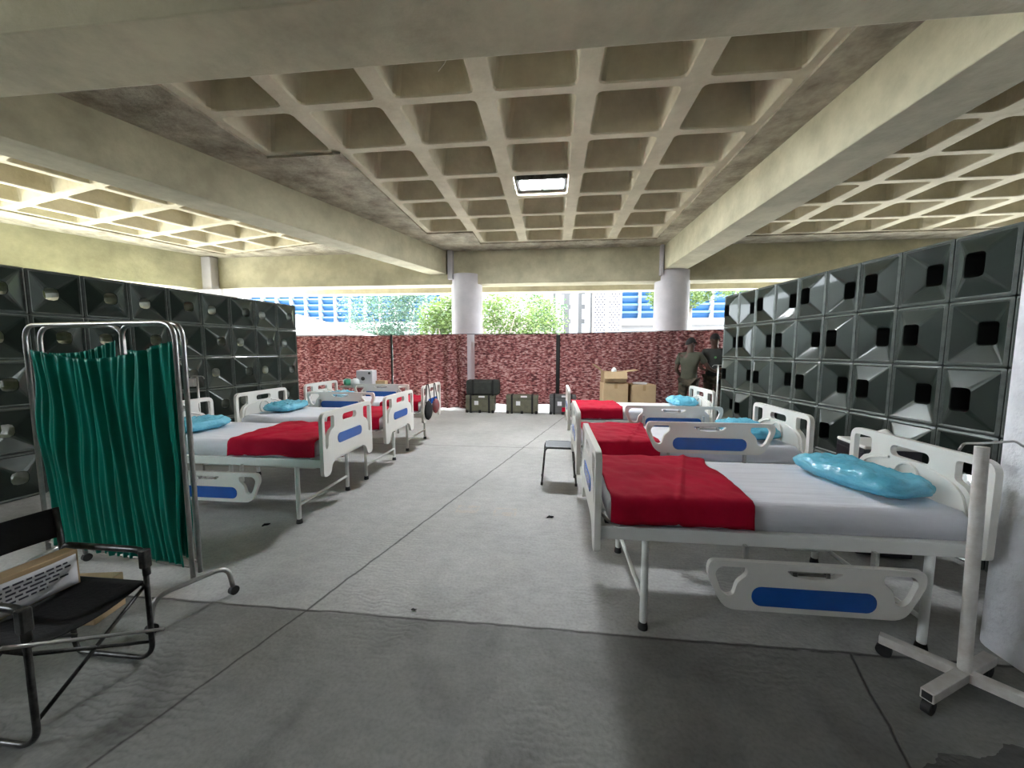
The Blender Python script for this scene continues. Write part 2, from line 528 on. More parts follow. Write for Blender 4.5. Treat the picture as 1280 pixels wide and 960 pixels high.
def waffle(mb, quad, n_rib, depth=0.50, e0=0.095, e1=0.05):
    # quad: four corner points of a cell; ribs take e0 along the first direction and e1 along the second
    a, b, c, d = [Vector((p[0], p[1])) for p in quad]
    def uv(s, t):
        q = a * (1 - s) * (1 - t) + b * s * (1 - t) + c * s * t + d * (1 - s) * t
        return q
    wx, wy = (b - a).length, (d - a).length
    def loop(mx, my, rx, ry, z):
        out = []
        for (cx, cy, sx, sy) in ((1 - mx, my, 1, -1), (1 - mx, 1 - my, 1, 1), (mx, 1 - my, -1, 1), (mx, my, -1, -1)):
            p1 = (cx - sx * rx, cy)
            p2 = (cx, cy - sy * ry)
            mid = (cx - sx * rx * 0.3, cy - sy * ry * 0.3)
            seq = (p1, mid, p2) if sx * sy < 0 else (p2, mid, p1)
            for (u, v) in seq:
                q = uv(u, v)
                out.append((q.x, q.y, z))
        return out
    mx0, my0 = e0 / wx, e1 / wy
    L = [loop(0, 0, 0.06 / wx, 0.06 / wy, ZC)]
    # outer loop corner points must be the true corners
    for k, (u, v) in enumerate(((1, 0), (1, 1), (0, 1), (0, 0))):
        q = uv(u, v)
        L[0][k * 3 + 1] = (q.x, q.y, ZC)
    L.append(loop(mx0, my0, 0.06 / wx, 0.06 / wy, ZC))
    L.append(loop(mx0 + 0.012 / wx, my0 + 0.012 / wy, 0.06 / wx, 0.06 / wy, ZC + 0.015))
    L.append(loop(mx0 + 0.09 / wx, my0 + 0.09 / wy, 0.07 / wx, 0.07 / wy, ZC + depth))
    v = [p for l in L for p in l]
    f = []
    for i in range(len(L) - 1):
        for j in range(12):
            f.append((i * 12 + j, i * 12 + (j + 1) % 12, (i + 1) * 12 + (j + 1) % 12, (i + 1) * 12 + j))
    f.append(tuple((len(L) - 1) * 12 + j for j in range(12)))
    mb.add(v, f, 0)

def solid_ceiling(name, outer, hole, z=ZC - 0.03):
    mb = MB()
    mb.panel(outer, [hole], z, ZC + 0.5)
    return struct(mb.build(name, M['conc_rough'], recalc=True))

mb = MB()
rows_of = {0: 3, 1: 7, 2: 8, 3: 8, 4: 8, 5: 8}
for i in range(6):
    for j in range(rows_of[i]):
        x0, x1, y0, y1 = XS[i], XS[i + 1], YS[j], YS[j + 1]
        waffle(mb, [(x0, y0), (x1, y0), (x1, y1), (x0, y1)], 0)
struct(mb.build('ceiling_waffle_middle', M['conc'], recalc=False))
hole = [(XS[0], YS[0]), (XS[6], YS[0]), (XS[6], YS[8]), (XS[2], YS[8]), (XS[2], YS[7]), (XS[1], YS[7]), (XS[1], YS[3]), (XS[0], YS[3])]
solid_ceiling('ceiling_slab_middle', [(-5.3, 1.9), (3.05, 1.9), (3.05, 10.0), (-2.85, 10.0)], hole)

XR = [3.77, 4.79, 5.77, 6.75, 7.73, 8.71, 9.69, 10.67]
mb = MB()
for i in range(7):
    for j in range(8):
        waffle(mb, [(XR[i], YS[j]), (XR[i + 1], YS[j]), (XR[i + 1], YS[j + 1]), (XR[i], YS[j + 1])], 0)
struct(mb.build('ceiling_waffle_right', M['conc'], recalc=False))
solid_ceiling('ceiling_slab_right', [(3.05, 1.9), (14, 1.9), (14, 10.0), (3.05, 10.0)], [(XR[0], YS[0]), (XR[-1], YS[0]), (XR[-1], YS[8]), (XR[0], YS[8])])

O, U, V = Vector((-6.80, 6.28)), Vector((0.335, 0.88)), Vector((-1.06, 0.265))
def LP(u, v):
    q = O + U * u + V * v
    return (q.x, q.y)
mb = MB()
U_ED = [-3.9, -2.95, -2, -1, 0, 0.98, 1.93, 2.78]
for i in range(7):
    for v in (-1, 0, 1, 2):
        a, b = U_ED[i], U_ED[i + 1]
        v1 = v + 1 if v < 2 else 2.65
        waffle(mb, [LP(a, v1), LP(a, v), LP(b, v), LP(b, v1)], 0, e0=0.06, e1=0.06)
struct(mb.build('ceiling_waffle_left', M['conc'], recalc=False))
solid_ceiling('ceiling_slab_left', [(-13.9, -1.5), (-6.5, -1.5), (-5.3, 1.9), (-2.85, 10.0), (-9.9, 10.0), (-13.9, 1.5)],
              [LP(U_ED[0], 2.65), LP(U_ED[0], -1), LP(U_ED[-1], -1), LP(U_ED[-1], 2.65)])
struct(MB().box(-6.6, 14, -4, 1.92, 4.0, 4.4).build('ceiling_slab_front', M['conc_rough']))
struct(MB().box(-12, 14, 9.98, 12.4, 4.01, 4.5).build('ceiling_slab_back', M['conc_rough']))

def prism(name, poly, z0, z1, m, bevel=0.012):
    mb = MB()
    mb.panel(poly, [], z0, z1)
    return struct(mb.build(name, m, bevel=bevel))
ZB = 3.44
prism('trim_beam_right', [(2.83, 2.3), (3.385, 2.3), (3.19, 9.7), (2.64, 9.7)], ZB, 4.3, M['conc_beam'])
prism('trim_beam_left', [(-5.93, 2.3), (-5.29, 2.3), (-2.67, 9.7), (-3.14, 9.7)], ZB, 4.3, M['conc_beam'])
prism('trim_beam_front', [(-9.5, 2.15), (14, 2.15), (14, 2.62), (-9.5, 2.67)], ZB - 0.002, 4.3, M['conc_beam'])
prism('trim_beam_back', [(-9.5, 9.66), (14, 9.6), (14, 10.12), (-9.5, 10.16)], 3.19, 4.3, M['conc_beam'])
prism('trim_beam_outer', [(-16, 12.0), (14, 12.0), (14, 12.4), (-16, 12.4)], 3.34, 4.3, M['conc_beam'])
prism('trim_beam_far_left', [(-13.75, 2.2), (-13.3, 2.0), (-9.26, 9.73), (-9.7, 9.95)], 3.13, 4.3, M['conc_beam'])
def column(name, x, y, r, z1, z0=0.0):
    mb = MB()
    mb.cyl((x, y, z0), (x, y, z1), r, 40)
    return struct(mb.build(name, M['white_col'], smooth=True, auto=True))
column('trim_column_left', -2.24, 9.86, 0.40, 3.44)
column('trim_column_right', 2.93, 9.86, 0.41, 3.44)
struct(MB().box(-2.66, -2.53, 9.50, 9.9, 3.3, 4.02).build('trim_column_cap_left', M['white_col'], bevel=0.01))
struct(MB().box(2.55, 2.62, 9.50, 9.9, 3.3, 4.02).build('trim_column_cap_right', M['white_col'], bevel=0.01))
struct(MB().box(-9.55, -9.15, 9.42, 9.8, 3.0, 4.0).box(-9.9, -8.75, 9.3, 9.8, 2.6, 3.12).box(-9.8, -8.9, 9.4, 9.8, 0, 2.6).build('trim_column_far_left', M['white_col'], bevel=0.02))
mb = MB()
mb.panel(rounded([(2.21, 0.9), (3.1, 0.9), (3.1, 2.12), (2.21, 2.12)], 0.12, 6), [], 0, 4.0)
struct(mb.build('trim_pier_right', M['pier'], smooth=True, auto=True))
struct(MB().box(-16, 14, -4.2, -4.0, 0, 4.4).build('wall_rear', M['dark_wall']))
struct(MB().box(13.8, 14.0, -4, 12.4, 0, 4.1).build('wall_far_right_bounce', M['pier']))  # unseen wall added to shut out right daylight and bounce some back
struct(MB().box(4.3, 4.45, -4, 7.6, 0, 2.6).build('wall_right_blocker', M['dark_wall']))  # unseen wall added to keep the right block holes dark
struct(MB().box(-6.2, -6.05, -4, 1.6, 0, 2.3).build('wall_left', M['dark_wall']))
struct(MB().box(-8.7, -8.5, 1.4, 8.6, -0.05, 2.75).build('wall_tube_blocker', M['tube_blocker']))  # unseen wall added outside to dim the left block tubes
struct(MB().box(3.1, 3.25, -4, 1.9, 0, 4.0).build('wall_right_near', M['dark_wall']))

# loose wires hanging from the middle waffle
for k, pts in enumerate(([(-0.93, 3.12, 4.05), (-0.87, 3.2, 3.98), (-0.90, 3.28, 3.9), (-0.98, 3.3, 3.84)], [(-0.25, 3.15, 3.86), (-0.16, 3.2, 3.9), (-0.08, 3.16, 3.98), (-0.02, 3.12, 4.05)])):
    tag(MB().tube(fillet(pts, 0.06), 0.004, 6).build('loose_wire', M['iv_paint'], smooth=True),
        ['thin bent wire hanging from the waffle ceiling left of the middle rib', 'thin straight wire poking down from the waffle ceiling, right one of two'][k], 'wire')

# ceiling light in a waffle pocket
cl = empty('ceiling_light', (-0.19, 6.08, 4.05), 0, 'rectangular black-framed ceiling light glowing white in a waffle pocket', 'light')
MB().box(-0.38, 0.38, -0.20, 0.20, 0.0, 0.07).build('housing', M['black_metal'], cl, bevel=0.008)
for s in (-1, 1):
    MB().box(s * 0.175 - 0.155, s * 0.175 + 0.155, -0.125, 0.125, -0.012, 0.0).build('light_panel', M['lamp'], cl, bevel=0.004)

# ------------------------------------------------------------------ pyramid-faced block walls
def ring12(hw, hh, r, c, ox=0, oz=0):
    out = []
    for (sx, sz) in ((1, -1), (1, 1), (-1, 1), (-1, -1)):
        cx, cz = sx * hw, sz * hh
        p1, p2 = (cx - sx * r, cz), (cx, cz - sz * r)
        mid = (cx - sx * r * 0.3, cz - sz * r * 0.3)
        seq = (p1, mid, p2) if sx * sz < 0 else (p2, mid, p1)
        out += [(q[0] + ox, c, q[1] + oz) for q in seq]
    return out
def block_meshes(wd, ht, out_dir, lining, tw, th, tr):
    # local x along wall, y = out_dir faces the aisle, z up; origin at the bottom centre
    res = {}
    D = 0.30
    for kind, dp in (('in', -0.072), ('out', 0.072)):
        hw, hh, oz = wd / 2, ht / 2, ht / 2
        g = 0.003
        loops = [(ring12(hw - g, hh - g, 0.012, -D, 0, oz), 0), (ring12(hw - g, hh - g, 0.012, 0.0, 0, oz), 0), (ring12(hw - 0.018, hh - 0.018, 0.010, 0.012, 0, oz), 1),
                 (ring12(hw - 0.030, hh - 0.030, 0.008, 0.0, 0, oz), 1), (ring12(tw, th, tr, dp, 0, oz), 0), (ring12(tw - 0.004, th - 0.004, tr - 0.003, dp - 0.006, 0, oz), 0)]
        b = MB()
        v, f, mi = [], [], []
        for l, _ in loops:
            v += [(x, y * out_dir, z) for x, y, z in l]
        for i in range(len(loops) - 1):
            for j in range(12):
                f.append((i * 12 + j, i * 12 + (j + 1) % 12, (i + 1) * 12 + (j + 1) % 12, (i + 1) * 12 + j))
                mi.append(loops[i + 1][1])
        b.v, b.f, b.m = v, f, mi
        face = b.mesh('block_face', [M['green_block'], M['block_rim']])
        t = MB()
        t.v = [(x, y * out_dir, z) for x, y, z in ring12(tw - 0.004, th - 0.004, tr - 0.003, dp - 0.006, 0, oz) + ring12(tw - 0.004, th - 0.004, tr - 0.003, -D, 0, oz) + ring12(hw - 0.01, hh - 0.01, 0.01, -D, 0, oz)]
        t.f = [(i * 12 + j, i * 12 + (j + 1) % 12, (i + 1) * 12 + (j + 1) % 12, (i + 1) * 12 + j) for i in (0, 1) for j in range(12)]
        t.m = [0] * 24
        res[kind] = (face, t.mesh('block_tube', lining))
    return res
ORD = ['nearest the curtain', 'second from curtain end', 'third from curtain end', 'fourth from curtain end', 'fifth from curtain end', 'sixth from curtain end',
       'seventh from curtain end', 'eighth from curtain end', 'ninth from curtain end', 'tenth from curtain end', 'eleventh from curtain end']
ROWN = ['bottom row', 'second row up', 'middle row', 'fourth row up', 'top row']
def block_wall(side, far, near, n_cols, pitch, ht, lining, depth_dir, hole):
    far, near = Vector(far), Vector(near)
    d = (near - far).normalized()
    ang = math.atan2(d.y, d.x)
    ms = block_meshes(pitch, ht, depth_dir, lining, *hole)
    for c in range(n_cols):
        p = far + d * (pitch * (c + 0.5))
        for r in range(5):
            kind = 'out' if (c + (4 - r)) % 2 == 0 else 'in'
            look = 'pyramid pointing out' if kind == 'out' else 'pyramid sunk in'
            o = bpy.data.objects.new('pyramid_block', ms[kind][0])
            COL.objects.link(o)
            o.location = (p.x, p.y, r * ht)
            o.rotation_euler = (0, 0, ang)
            tag(o, f'dark green block, {look}, {ROWN[r]} of {side} wall, {ORD[c]}', 'wall block', f'green pyramid blocks stacked as the {side} wall')
            q = bpy.data.objects.new('square_tube', ms[kind][1])
            COL.objects.link(q)
            q.parent = o
block_wall('right', (2.60, 6.10), (2.95, 2.78), 10, 0.3715, 0.464, M['tube_shaded'], -1, (0.062, 0.086, 0.026))
block_wall('left', (-4.73, 6.58), (-5.26, 3.31), 11, 0.4145, 0.464, M['tube'], 1, (0.062, 0.068, 0.042))

# ------------------------------------------------------------------ hospital beds
L_, W_ = 1.86, 0.86
HW = W_ / 2
def mirror(poly):
    return [(-x, y) for x, y in reversed(poly)]
CORNER = rounded([(-0.395, 0.20), (-0.38, 0.17), (-0.355, 0.19), (-0.345, 0.28), (-0.31, 0.325), (-0.255, 0.345), (-0.255, 0.45), (-0.395, 0.45)], 0.022, 3)
SLOT = rrect(-0.12, 0.12, 0.375, 0.44, 0.03, 4)
def shift(poly, dy):
    return [(x, y + dy) for x, y in poly]
head_out = rounded([(-HW, 0.0), (-HW + 0.07, 0.0), (-HW + 0.10, 0.05), (HW - 0.10, 0.05), (HW - 0.07, 0.0), (HW, 0.0), (HW, 0.49), (-HW, 0.49)], 0.07, 6)
head_holes = [CORNER, mirror(CORNER), SLOT]
FD = 0.055
foot_out = rounded([(-HW, 0.0), (-HW + 0.10, 0.0), (-HW + 0.13, 0.09), (-HW + 0.20, 0.125), (HW - 0.20, 0.125), (HW - 0.13, 0.09), (HW - 0.10, 0.0), (HW, 0.0), (HW, 0.55), (-HW, 0.55)], 0.075, 6)
foot_holes = [shift(CORNER, FD + 0.005), shift(mirror(CORNER), FD + 0.005), shift(SLOT, FD + 0.003)]
rail_out = rounded([(-0.49, 0.0), (0.49, 0.0), (0.50, -0.07), (0.415, -0.255), (-0.415, -0.255), (-0.50, -0.07)], 0.06, 6)
rh = rounded([(-0.465, -0.065), (-0.44, -0.03), (-0.31, -0.03), (-0.31, -0.07), (-0.355, -0.11), (-0.37, -0.175), (-0.40, -0.185), (-0.43, -0.16)], 0.02, 3)
rail_grip = rounded([(-0.13, -0.035), (0.13, -0.035), (0.10, -0.062), (0.0, -0.075), (-0.10, -0.062)], 0.012, 3)
MC = {}
def place(key, make, name, parent, bevel=0.0, T=None):
    if key not in MC:
        o = make()
        MC[key] = o
        me_src = o
    else:
        o = MC[key].copy()
        COL.objects.link(o)
    o.name = name
    o.parent = parent
    if T is not None:
        o.location = T[0]
        o.rotation_euler = T[1]
    return o
TB = Matrix(((0, 0, 1, 0), (1, 0, 0, 0), (0, 1, 0, 0), (0, 0, 0, 1)))  # (u,v,w)->(x=w,y=u,z=v)
TR = Matrix(((1, 0, 0, 0), (0, 0, -1, 0), (0, 1, 0, 0), (0, 0, 0, 1)))  # (u,v,w)->(x=u,y=-w,z=v)
def mk_head():
    b = MB()
    b.panel(head_out, head_holes, 0, 0.034, T=TB)
    ring = [(-0.004, 0.075 * math.cos(a), 0.28 + 0.075 * math.sin(a)) for a in [2 * PI * k / 20 for k in range(20)]]
    b.tube(ring, 0.010, 6, closed=True)
    for s in (-1, 1):
        b.tube(fillet([(-0.004, s * 0.34, 0.16), (-0.004, s * 0.30, 0.30), (-0.004, s * 0.20, 0.345), (-0.004, s * 0.12, 0.36)], 0.05), 0.008, 6)
    return b.build('headboard', M['plastic'], bevel=0.009)
def mk_foot():
    b = MB()
    b.panel(foot_out, foot_holes, -0.034, 0, T=TB)
    return b.build('footboard', M['plastic'], bevel=0.009)
def mk_footblue():
    b = MB()
    b.panel(rrect(-0.21, 0.21, 0.245, 0.335, 0.04, 5), [], -0.039, -0.030, T=TB)
    return b.build('blue_panel', M['blue'], bevel=0.003)
def mk_rail():
    b = MB()
    b.panel(rail_out, [rh, mirror(rh), rail_grip], -0.014, 0.014, T=TR)
    return b.build('side_rail', M['plastic'], bevel=0.007)
def mk_railblue():
    b = MB()
    b.panel(rrect(-0.285, 0.285, -0.225, -0.125, 0.045, 5), [], -0.018, 0.018, T=TR)
    return b.build('blue_panel', M['blue'], bevel=0.003)
def mk_latch():
    b = MB()
    b.box(-0.075, 0.055, -0.008, 0.008, -0.062, -0.046)
    b.box(-0.10, -0.075, -0.012, 0.012, -0.066, -0.042)
    b.box(0.055, 0.075, -0.012, 0.012, -0.066, -0.042)
    return b.build('release_latch', M['chrome'], bevel=0.003)
def mk_frame():
    b = MB()
    for s in (-1, 1):
        b.box(-L_ / 2 + 0.03, L_ / 2 - 0.03, s * (HW - 0.035) - 0.02, s * (HW - 0.035) + 0.02, 0.505, 0.575)
    for x in (-0.88, -0.45, 0.0, 0.45, 0.86):
        b.box(x - 0.015, x + 0.015, -HW + 0.04, HW - 0.04, 0.515, 0.555)
    b.box(-0.84, 0.84, -HW + 0.06, HW - 0.06, 0.556, 0.575)
    b.box(0.05, 0.32, -0.30, -0.27, 0.455, 0.515)
    b.box(0.05, 0.32, 0.27, 0.30, 0.455, 0.515)
    b.tube([(0.08, -0.30, 0.45), (0.30, -0.30, 0.45)], 0.012, 8)
    return b.build('bed_frame', M['bed_white'], bevel=0.004)
def mk_leg():
    return MB().tube([(0, 0, 0.03), (0, 0, 0.51)], 0.019, 14).build('leg', M['bed_white'], smooth=True, auto=True)
def mk_cap():
    return MB().tube([(0, 0, 0.0), (0, 0, 0.012), (0, 0, 0.04)], [0.026, 0.026, 0.021], 14).build('rubber_foot', M['rubber'], smooth=True, auto=True)
def mk_brace():
    return MB().tube([(0, -0.39, 0), (0, 0.39, 0)], 0.013, 10).build('leg_brace', M['bed_white'], smooth=True, auto=True)
def mk_crank():
    b = MB()
    b.tube([(-0.86, 0.0, 0.49), (-0.5, 0.0, 0.485), (0.1, 0, 0.48)], 0.010, 8)
    return b.build('crank_rod', M['steel'], smooth=True, auto=True)
def mk_mattress():
    b = MB()
    nx, ny = 60, 26
    x0, x1, y0, y1, z0, z1 = -0.86, 0.87, -0.40, 0.40, 0.578, 0.718
    def top(u, v):
        x, y = x0 + (x1 - x0) * u, y0 + (y1 - y0) * v
        e = min(u * (x1 - x0), (1 - u) * (x1 - x0), v * (y1 - y0), (1 - v) * (y1 - y0))
        rd = 0.035
        dz = -(rd - math.sqrt(max(rd * rd - max(rd - e, 0) ** 2, 0)))
        wr = 0.006 * noise.noise(Vector((x * 1.6, y * 9, 3))) + 0.004 * noise.noise(Vector((x * 5, y * 22, 8)))
        return (x, y, z1 + dz + wr)
    b.grid(top, nx, ny)
    border = [i for i in range(nx + 1)] + [j * (nx + 1) + nx for j in range(1, ny + 1)] + [ny * (nx + 1) + i for i in range(nx - 1, -1, -1)] + [j * (nx + 1) for j in range(ny - 1, 0, -1)]
    n0 = len(b.v)
    k = len(border)
    mid = []
    for i in border:
        x, y, z = b.v[i]
        o = 0.006 * noise.noise(Vector((x * 8, y * 8, 1)))
        mid.append((x + (o if abs(x) > 0.8 else 0), y + (o if abs(y) > 0.35 else 0), (z0 + z1) / 2))
    b.v += mid
    b.v += [(b.v[i][0] * 0.985, b.v[i][1] * 0.97, z0) for i in border]
    for i in range(k):
        j = (i + 1) % k
        b.f.append((border[i], border[j], n0 + j, n0 + i))
        b.f.append((n0 + i, n0 + j, n0 + k + j, n0 + k + i))
        b.m += [0, 0]
    b.f.append(tuple(n0 + k + i for i in range(k)))
    b.m.append(0)
    return b.build('mattress', M['sheet'], smooth=True)
def mk_stop():
    b = MB()
    b.tube(fillet([(-0.80, -0.405, 0.575), (-0.86, -0.405, 0.60), (-0.90, -0.36, 0.63), (-0.90, 0.36, 0.63), (-0.86, 0.405, 0.60), (-0.80, 0.405, 0.575)], 0.05), 0.009, 8)
    return b.build('mattress_stop', M['steel'], smooth=True)
def make_bed(loc, rz, near_up, far_up, label, group='hospital beds in two rows'):
    t = empty('hospital_bed', loc, rz, label, 'hospital bed', group)
    place('frame', mk_frame, 'bed_frame', t)
    for x in (-0.66, 0.70):
        for y in (-0.39, 0.39):
            lg = place('leg', mk_leg, 'leg', t, T=((x, y, 0), (0, 0, 0)))
            place('cap', mk_cap, 'rubber_foot', lg, T=((0, 0, 0), (0, 0, 0)))
        place('brace', mk_brace, 'leg_brace', t, T=((x, 0, 0.16), (0, 0, 0)))
    place('mattress', mk_mattress, 'mattress', t)
    place('stop', mk_stop, 'mattress_stop', t)
    place('crank', mk_crank, 'crank_rod', t)
    place('head', mk_head, 'headboard', t, T=((L_ / 2 - 0.03, 0, 0.495), (0, 0, 0)))
    fb = place('foot', mk_foot, 'footboard', t, T=((-L_ / 2 + 0.03, 0, 0.425), (0, 0, 0)))
    place('footblue', mk_footblue, 'blue_panel', fb, T=((0, 0, 0), (0, 0, 0)))
    for s, is_up in ((-1, near_up), (1, far_up)):
        z = 0.92 if is_up else 0.455
        rl = place('rail', mk_rail, 'side_rail', t, T=((0.125, s * (HW + 0.03), z), (0, 0, 0)))
        place('railblue', mk_railblue, 'blue_panel', rl, T=((0, 0, 0), (0, 0, 0)))
        place('latch', mk_latch, 'release_latch', rl, T=((0, 0, 0), (0, 0, 0)))
        for x in (-0.18, 0.42):
            b = MB()
            zz = (0.50, z - 0.10) if is_up else (z - 0.09, 0.52)
            b.box(x - 0.010, x + 0.010, s * (HW + 0.002) - 0.014, s * (HW + 0.002) + 0.014, zz[0], zz[1])
            b.build('rail_arm', M['steel'], t, bevel=0.003)
    return t
def blanket(loc, rz, x_end, seed, label, x_start=-0.85, cut=0.0, cut_far=0.0):
    t = MB()
    nu, nv = 44, 60
    yy, drop = 0.412, 0.125
    tot = 2 * (yy + drop)
    def fn(u, v):
        s = (u - 0.5) * tot
        sgn = 1 if s > 0 else -1
        a = abs(s)
        if a < yy - 0.02:
            y, z = s, 0.737
        elif a < yy + 0.02:
            k = (a - yy + 0.02) / 0.04 * PI / 2
            y, z = sgn * (yy - 0.02 + 0.032 * math.sin(k)), 0.737 - 0.032 * (1 - math.cos(k))
        else:
            y, z = sgn * (yy + 0.012 + 0.02 * noise.noise(Vector((v * 5, seed, sgn)))), 0.705 - (a - yy - 0.02)
        w_ = (s / tot + 0.5)
        xe = x_end + cut * (1 - w_) + cut_far * w_ + 0.035 * noise.noise(Vector((u * 5, seed, 2)))
        x = x_start + (xe - x_start) * v
        z += 0.012 * noise.noise(Vector((x * 5, y * 5, seed))) + 0.007 * noise.noise(Vector((x * 13 + y * 6, y * 13, seed + 4)))
        fold = math.exp(-((x - (-0.5 + 0.35 * (y + 0.4))) / 0.012) ** 2) * 0.010
        z += fold
        if v > 0.96:
            z -= (v - 0.96) * 0.15
        return (x, y, z)
    t.grid(fn, nu, nv)
    o = t.build('red_blanket', M['red'], smooth=True, solid=0.010, loc=loc, rot=(0, 0, rz))
    return tag(o, label, 'blanket', 'red blankets folded over the bed foot ends')
def pillow(loc, rz, size, seed, label):
    b = MB()
    nu, nv = 72, 36
    sx, sy, sz = size
    def fn(u, v):
        a, p = u * 2 * PI, (v - 0.5) * PI
        def pw(c, e):
            return math.copysign(abs(c) ** e, c)
        x = pw(math.cos(p), 0.55) * pw(math.cos(a), 0.55)
        y = pw(math.cos(p), 0.55) * pw(math.sin(a), 0.55)
        z = pw(math.sin(p), 0.9) * (1 - 0.35 * (abs(x) ** 4 + abs(y) ** 4) / 2)
        n = noise.noise(Vector((x * 2 + seed, y * 3, z))) * 0.12 + noise.noise(Vector((x * 5 + seed, y * 7, z * 3))) * 0.13 + noise.noise(Vector((x * 14 + seed, y * 11, z * 3))) * 0.05
        return (x * sx / 2 * (1 + n * 0.25), y * sy / 2 * (1 + n * 0.2), sz / 2 * (z * (1 + n)) + (n * 0.09 * sz / 0.12 if z > 0 else 0))
    b.grid(fn, nu, nv)
    o = b.build('pillow', M['pillow'], smooth=True, loc=loc, rot=(0, 0, rz))
    bm = bmesh.new()
    bm.from_mesh(o.data)
    bmesh.ops.remove_doubles(bm, verts=bm.verts, dist=0.0005)
    bmesh.ops.recalc_face_normals(bm, faces=bm.faces)
    bm.to_mesh(o.data)
    bm.free()
    return tag(o, label, 'pillow', 'plastic-wrapped blue pillows on the beds')

beds = [  # centre, heading, near rail up, far rail up, label
    ((1.165, 2.37), 0, False, False, 'nearest bed in the right row, rails lowered, beside the white pier'),
    ((1.15, 3.62), 0, True, True, 'middle bed in the right row with both side rails raised'),
    ((1.15, 5.44), 0, False, False, 'farthest bed in the right row, by the cardboard cartons'),
    ((-2.83, 3.33), PI, False, False, 'nearest bed in the left row, partly behind the green screen'),
    ((-2.80, 4.46), PI, True, False, 'middle bed in the left row with its far rail raised'),
    ((-2.80, 5.72), PI, True, False, 'farthest bed in the left row, with bags hanging on its footboard'),
]
for i, (c, rz, nu_, fu_, lab) in enumerate(beds):
    make_bed((c[0], c[1], 0), rz, nu_, fu_, 'white hospital bed, ' + lab)
where = ['nearest bed of the right row', 'middle bed of the right row', 'farthest bed of the right row', 'nearest bed of the left row', 'middle bed of the left row', 'farthest bed of the left row']
bl = [(-0.14, 0.0, 0.05), (-0.22, -0.02, 0.02), (-0.20, 0, 0), (-0.05, 0.05, 0.0), (-0.22, 0, 0), (-0.25, 0, 0)]
lead = ['dark red ragged-edged blanket', 'crimson blanket smoothed flat', 'crimson blanket folded square', 'bright red blanket', 'pinkish red blanket', 'small patch of red blanket']
for i, (c, rz, *_r) in enumerate(beds):
    e, a, b_ = bl[i]
    blanket((c[0], c[1], 0), rz, e, i * 3.7 + 1, lead[i] + ' over the foot of ' + where[i], cut=a, cut_far=b_)
pil = [((1.80, 2.38, 0.778), R(12), (0.34, 0.66, 0.125), 'light blue plastic-wrapped pillow lying crosswise'), ((1.80, 3.66, 0.780), R(8), (0.34, 0.62, 0.13), 'light blue pillow seen behind a raised rail'),
       ((1.86, 5.60, 0.780), R(0), (0.36, 0.55, 0.12), 'bright blue crinkled pillow'), ((-3.45, 3.28, 0.778), R(-8), (0.36, 0.55, 0.12), 'teal blue pillow beside the green screen'),
       ((-3.42, 4.50, 0.780), R(5), (0.38, 0.52, 0.12), 'blue crinkled pillow'), ((-3.42, 5.72, 0.780), R(0), (0.36, 0.52, 0.12), 'blue pillow half hidden by a rail')]
for i, (l, rz, s, lab) in enumerate(pil):
    pillow(l, rz, s, i * 2.3, lab + ' on the ' + where[i])

# ------------------------------------------------------------------ folding privacy screen
FA, FB = Vector((-2.05, 1.86)), Vector((-3.26, 2.02))
sc = empty('folding_screen', (FA.x, FA.y, 0), 0, 'three-fold steel privacy screen hung with shiny green curtains, left foreground', 'privacy screen')
def wp(p, z=0):
    return (p.x - FA.x, p.y - FA.y, z)
def frame_loop(a, b, z0, z1, name):
    pts = [wp(a, z0), wp(a, z1), wp(b, z1), wp(b, z0)]
    m_ = MB().tube(fillet(pts, 0.10, 7), 0.0125, 10)
    m_.tube([wp(a, z0 + 0.06), wp(b, z0 + 0.06)], 0.006, 6)
    return m_.build(name, M['steel'], sc, smooth=True)
frame_loop(FA, FB, 0.19, 1.65, 'panel_frame')
WR0, WR1 = Vector((-2.06, 1.915)), Vector((-2.62, 2.05))
WL0, WL1 = Vector((-3.24, 2.075)), Vector((-2.70, 2.12))
frame_loop(WR0, WR1, 0.19, 1.65, 'panel_frame')
frame_loop(WL0, WL1, 0.19, 1.65, 'panel_frame')
def screen_cloth(a, b, z0, z1l, z1r, nf, amp, seed, off, sag):
    d = (b - a)
    ln = d.length
    d.normalize()
    n = Vector((d.y, -d.x))
    def fn(u, v):
        zt = z1l + (z1r - z1l) * u - sag * math.sin(PI * u)
        z = zt + (z0 - zt) * v
        ph = u * nf * 2 * PI + 2.2 * noise.noise(Vector((u * 3, v * 1.3, seed)))
        am = amp * (0.55 + 0.5 * noise.noise(Vector((u * 6, v * 1.6, seed + 3)))) * (0.5 + 0.6 * math.sin(PI * min(v + 0.25, 1)))
        o = am * math.sin(ph) + 0.4 * amp * math.sin(ph * 2.3 + 4 * v) + 0.03 * noise.noise(Vector((u * 3 + v * 2, v * 2, seed + 9)))
        p = a + d * (0.055 + (ln - 0.11) * u) + n * (o + off)
        return (p.x - FA.x, p.y - FA.y, z)
    m_ = MB()
    m_.grid(fn, 200, 60)
    return m_.build('green_curtain', M['green_cloth'], sc, smooth=True, solid=0.002, recalc=False)
screen_cloth(FA, FB, 0.245, 1.545, 1.50, 9, 0.024, 1, 0.0, 0.075)
screen_cloth(WR0, WR1, 0.26, 1.56, 1.50, 7, 0.010, 5, 0.0, 0.03)
screen_cloth(WL0, WL1, 0.26, 1.48, 1.56, 7, 0.010, 8, 0.0, 0.03)
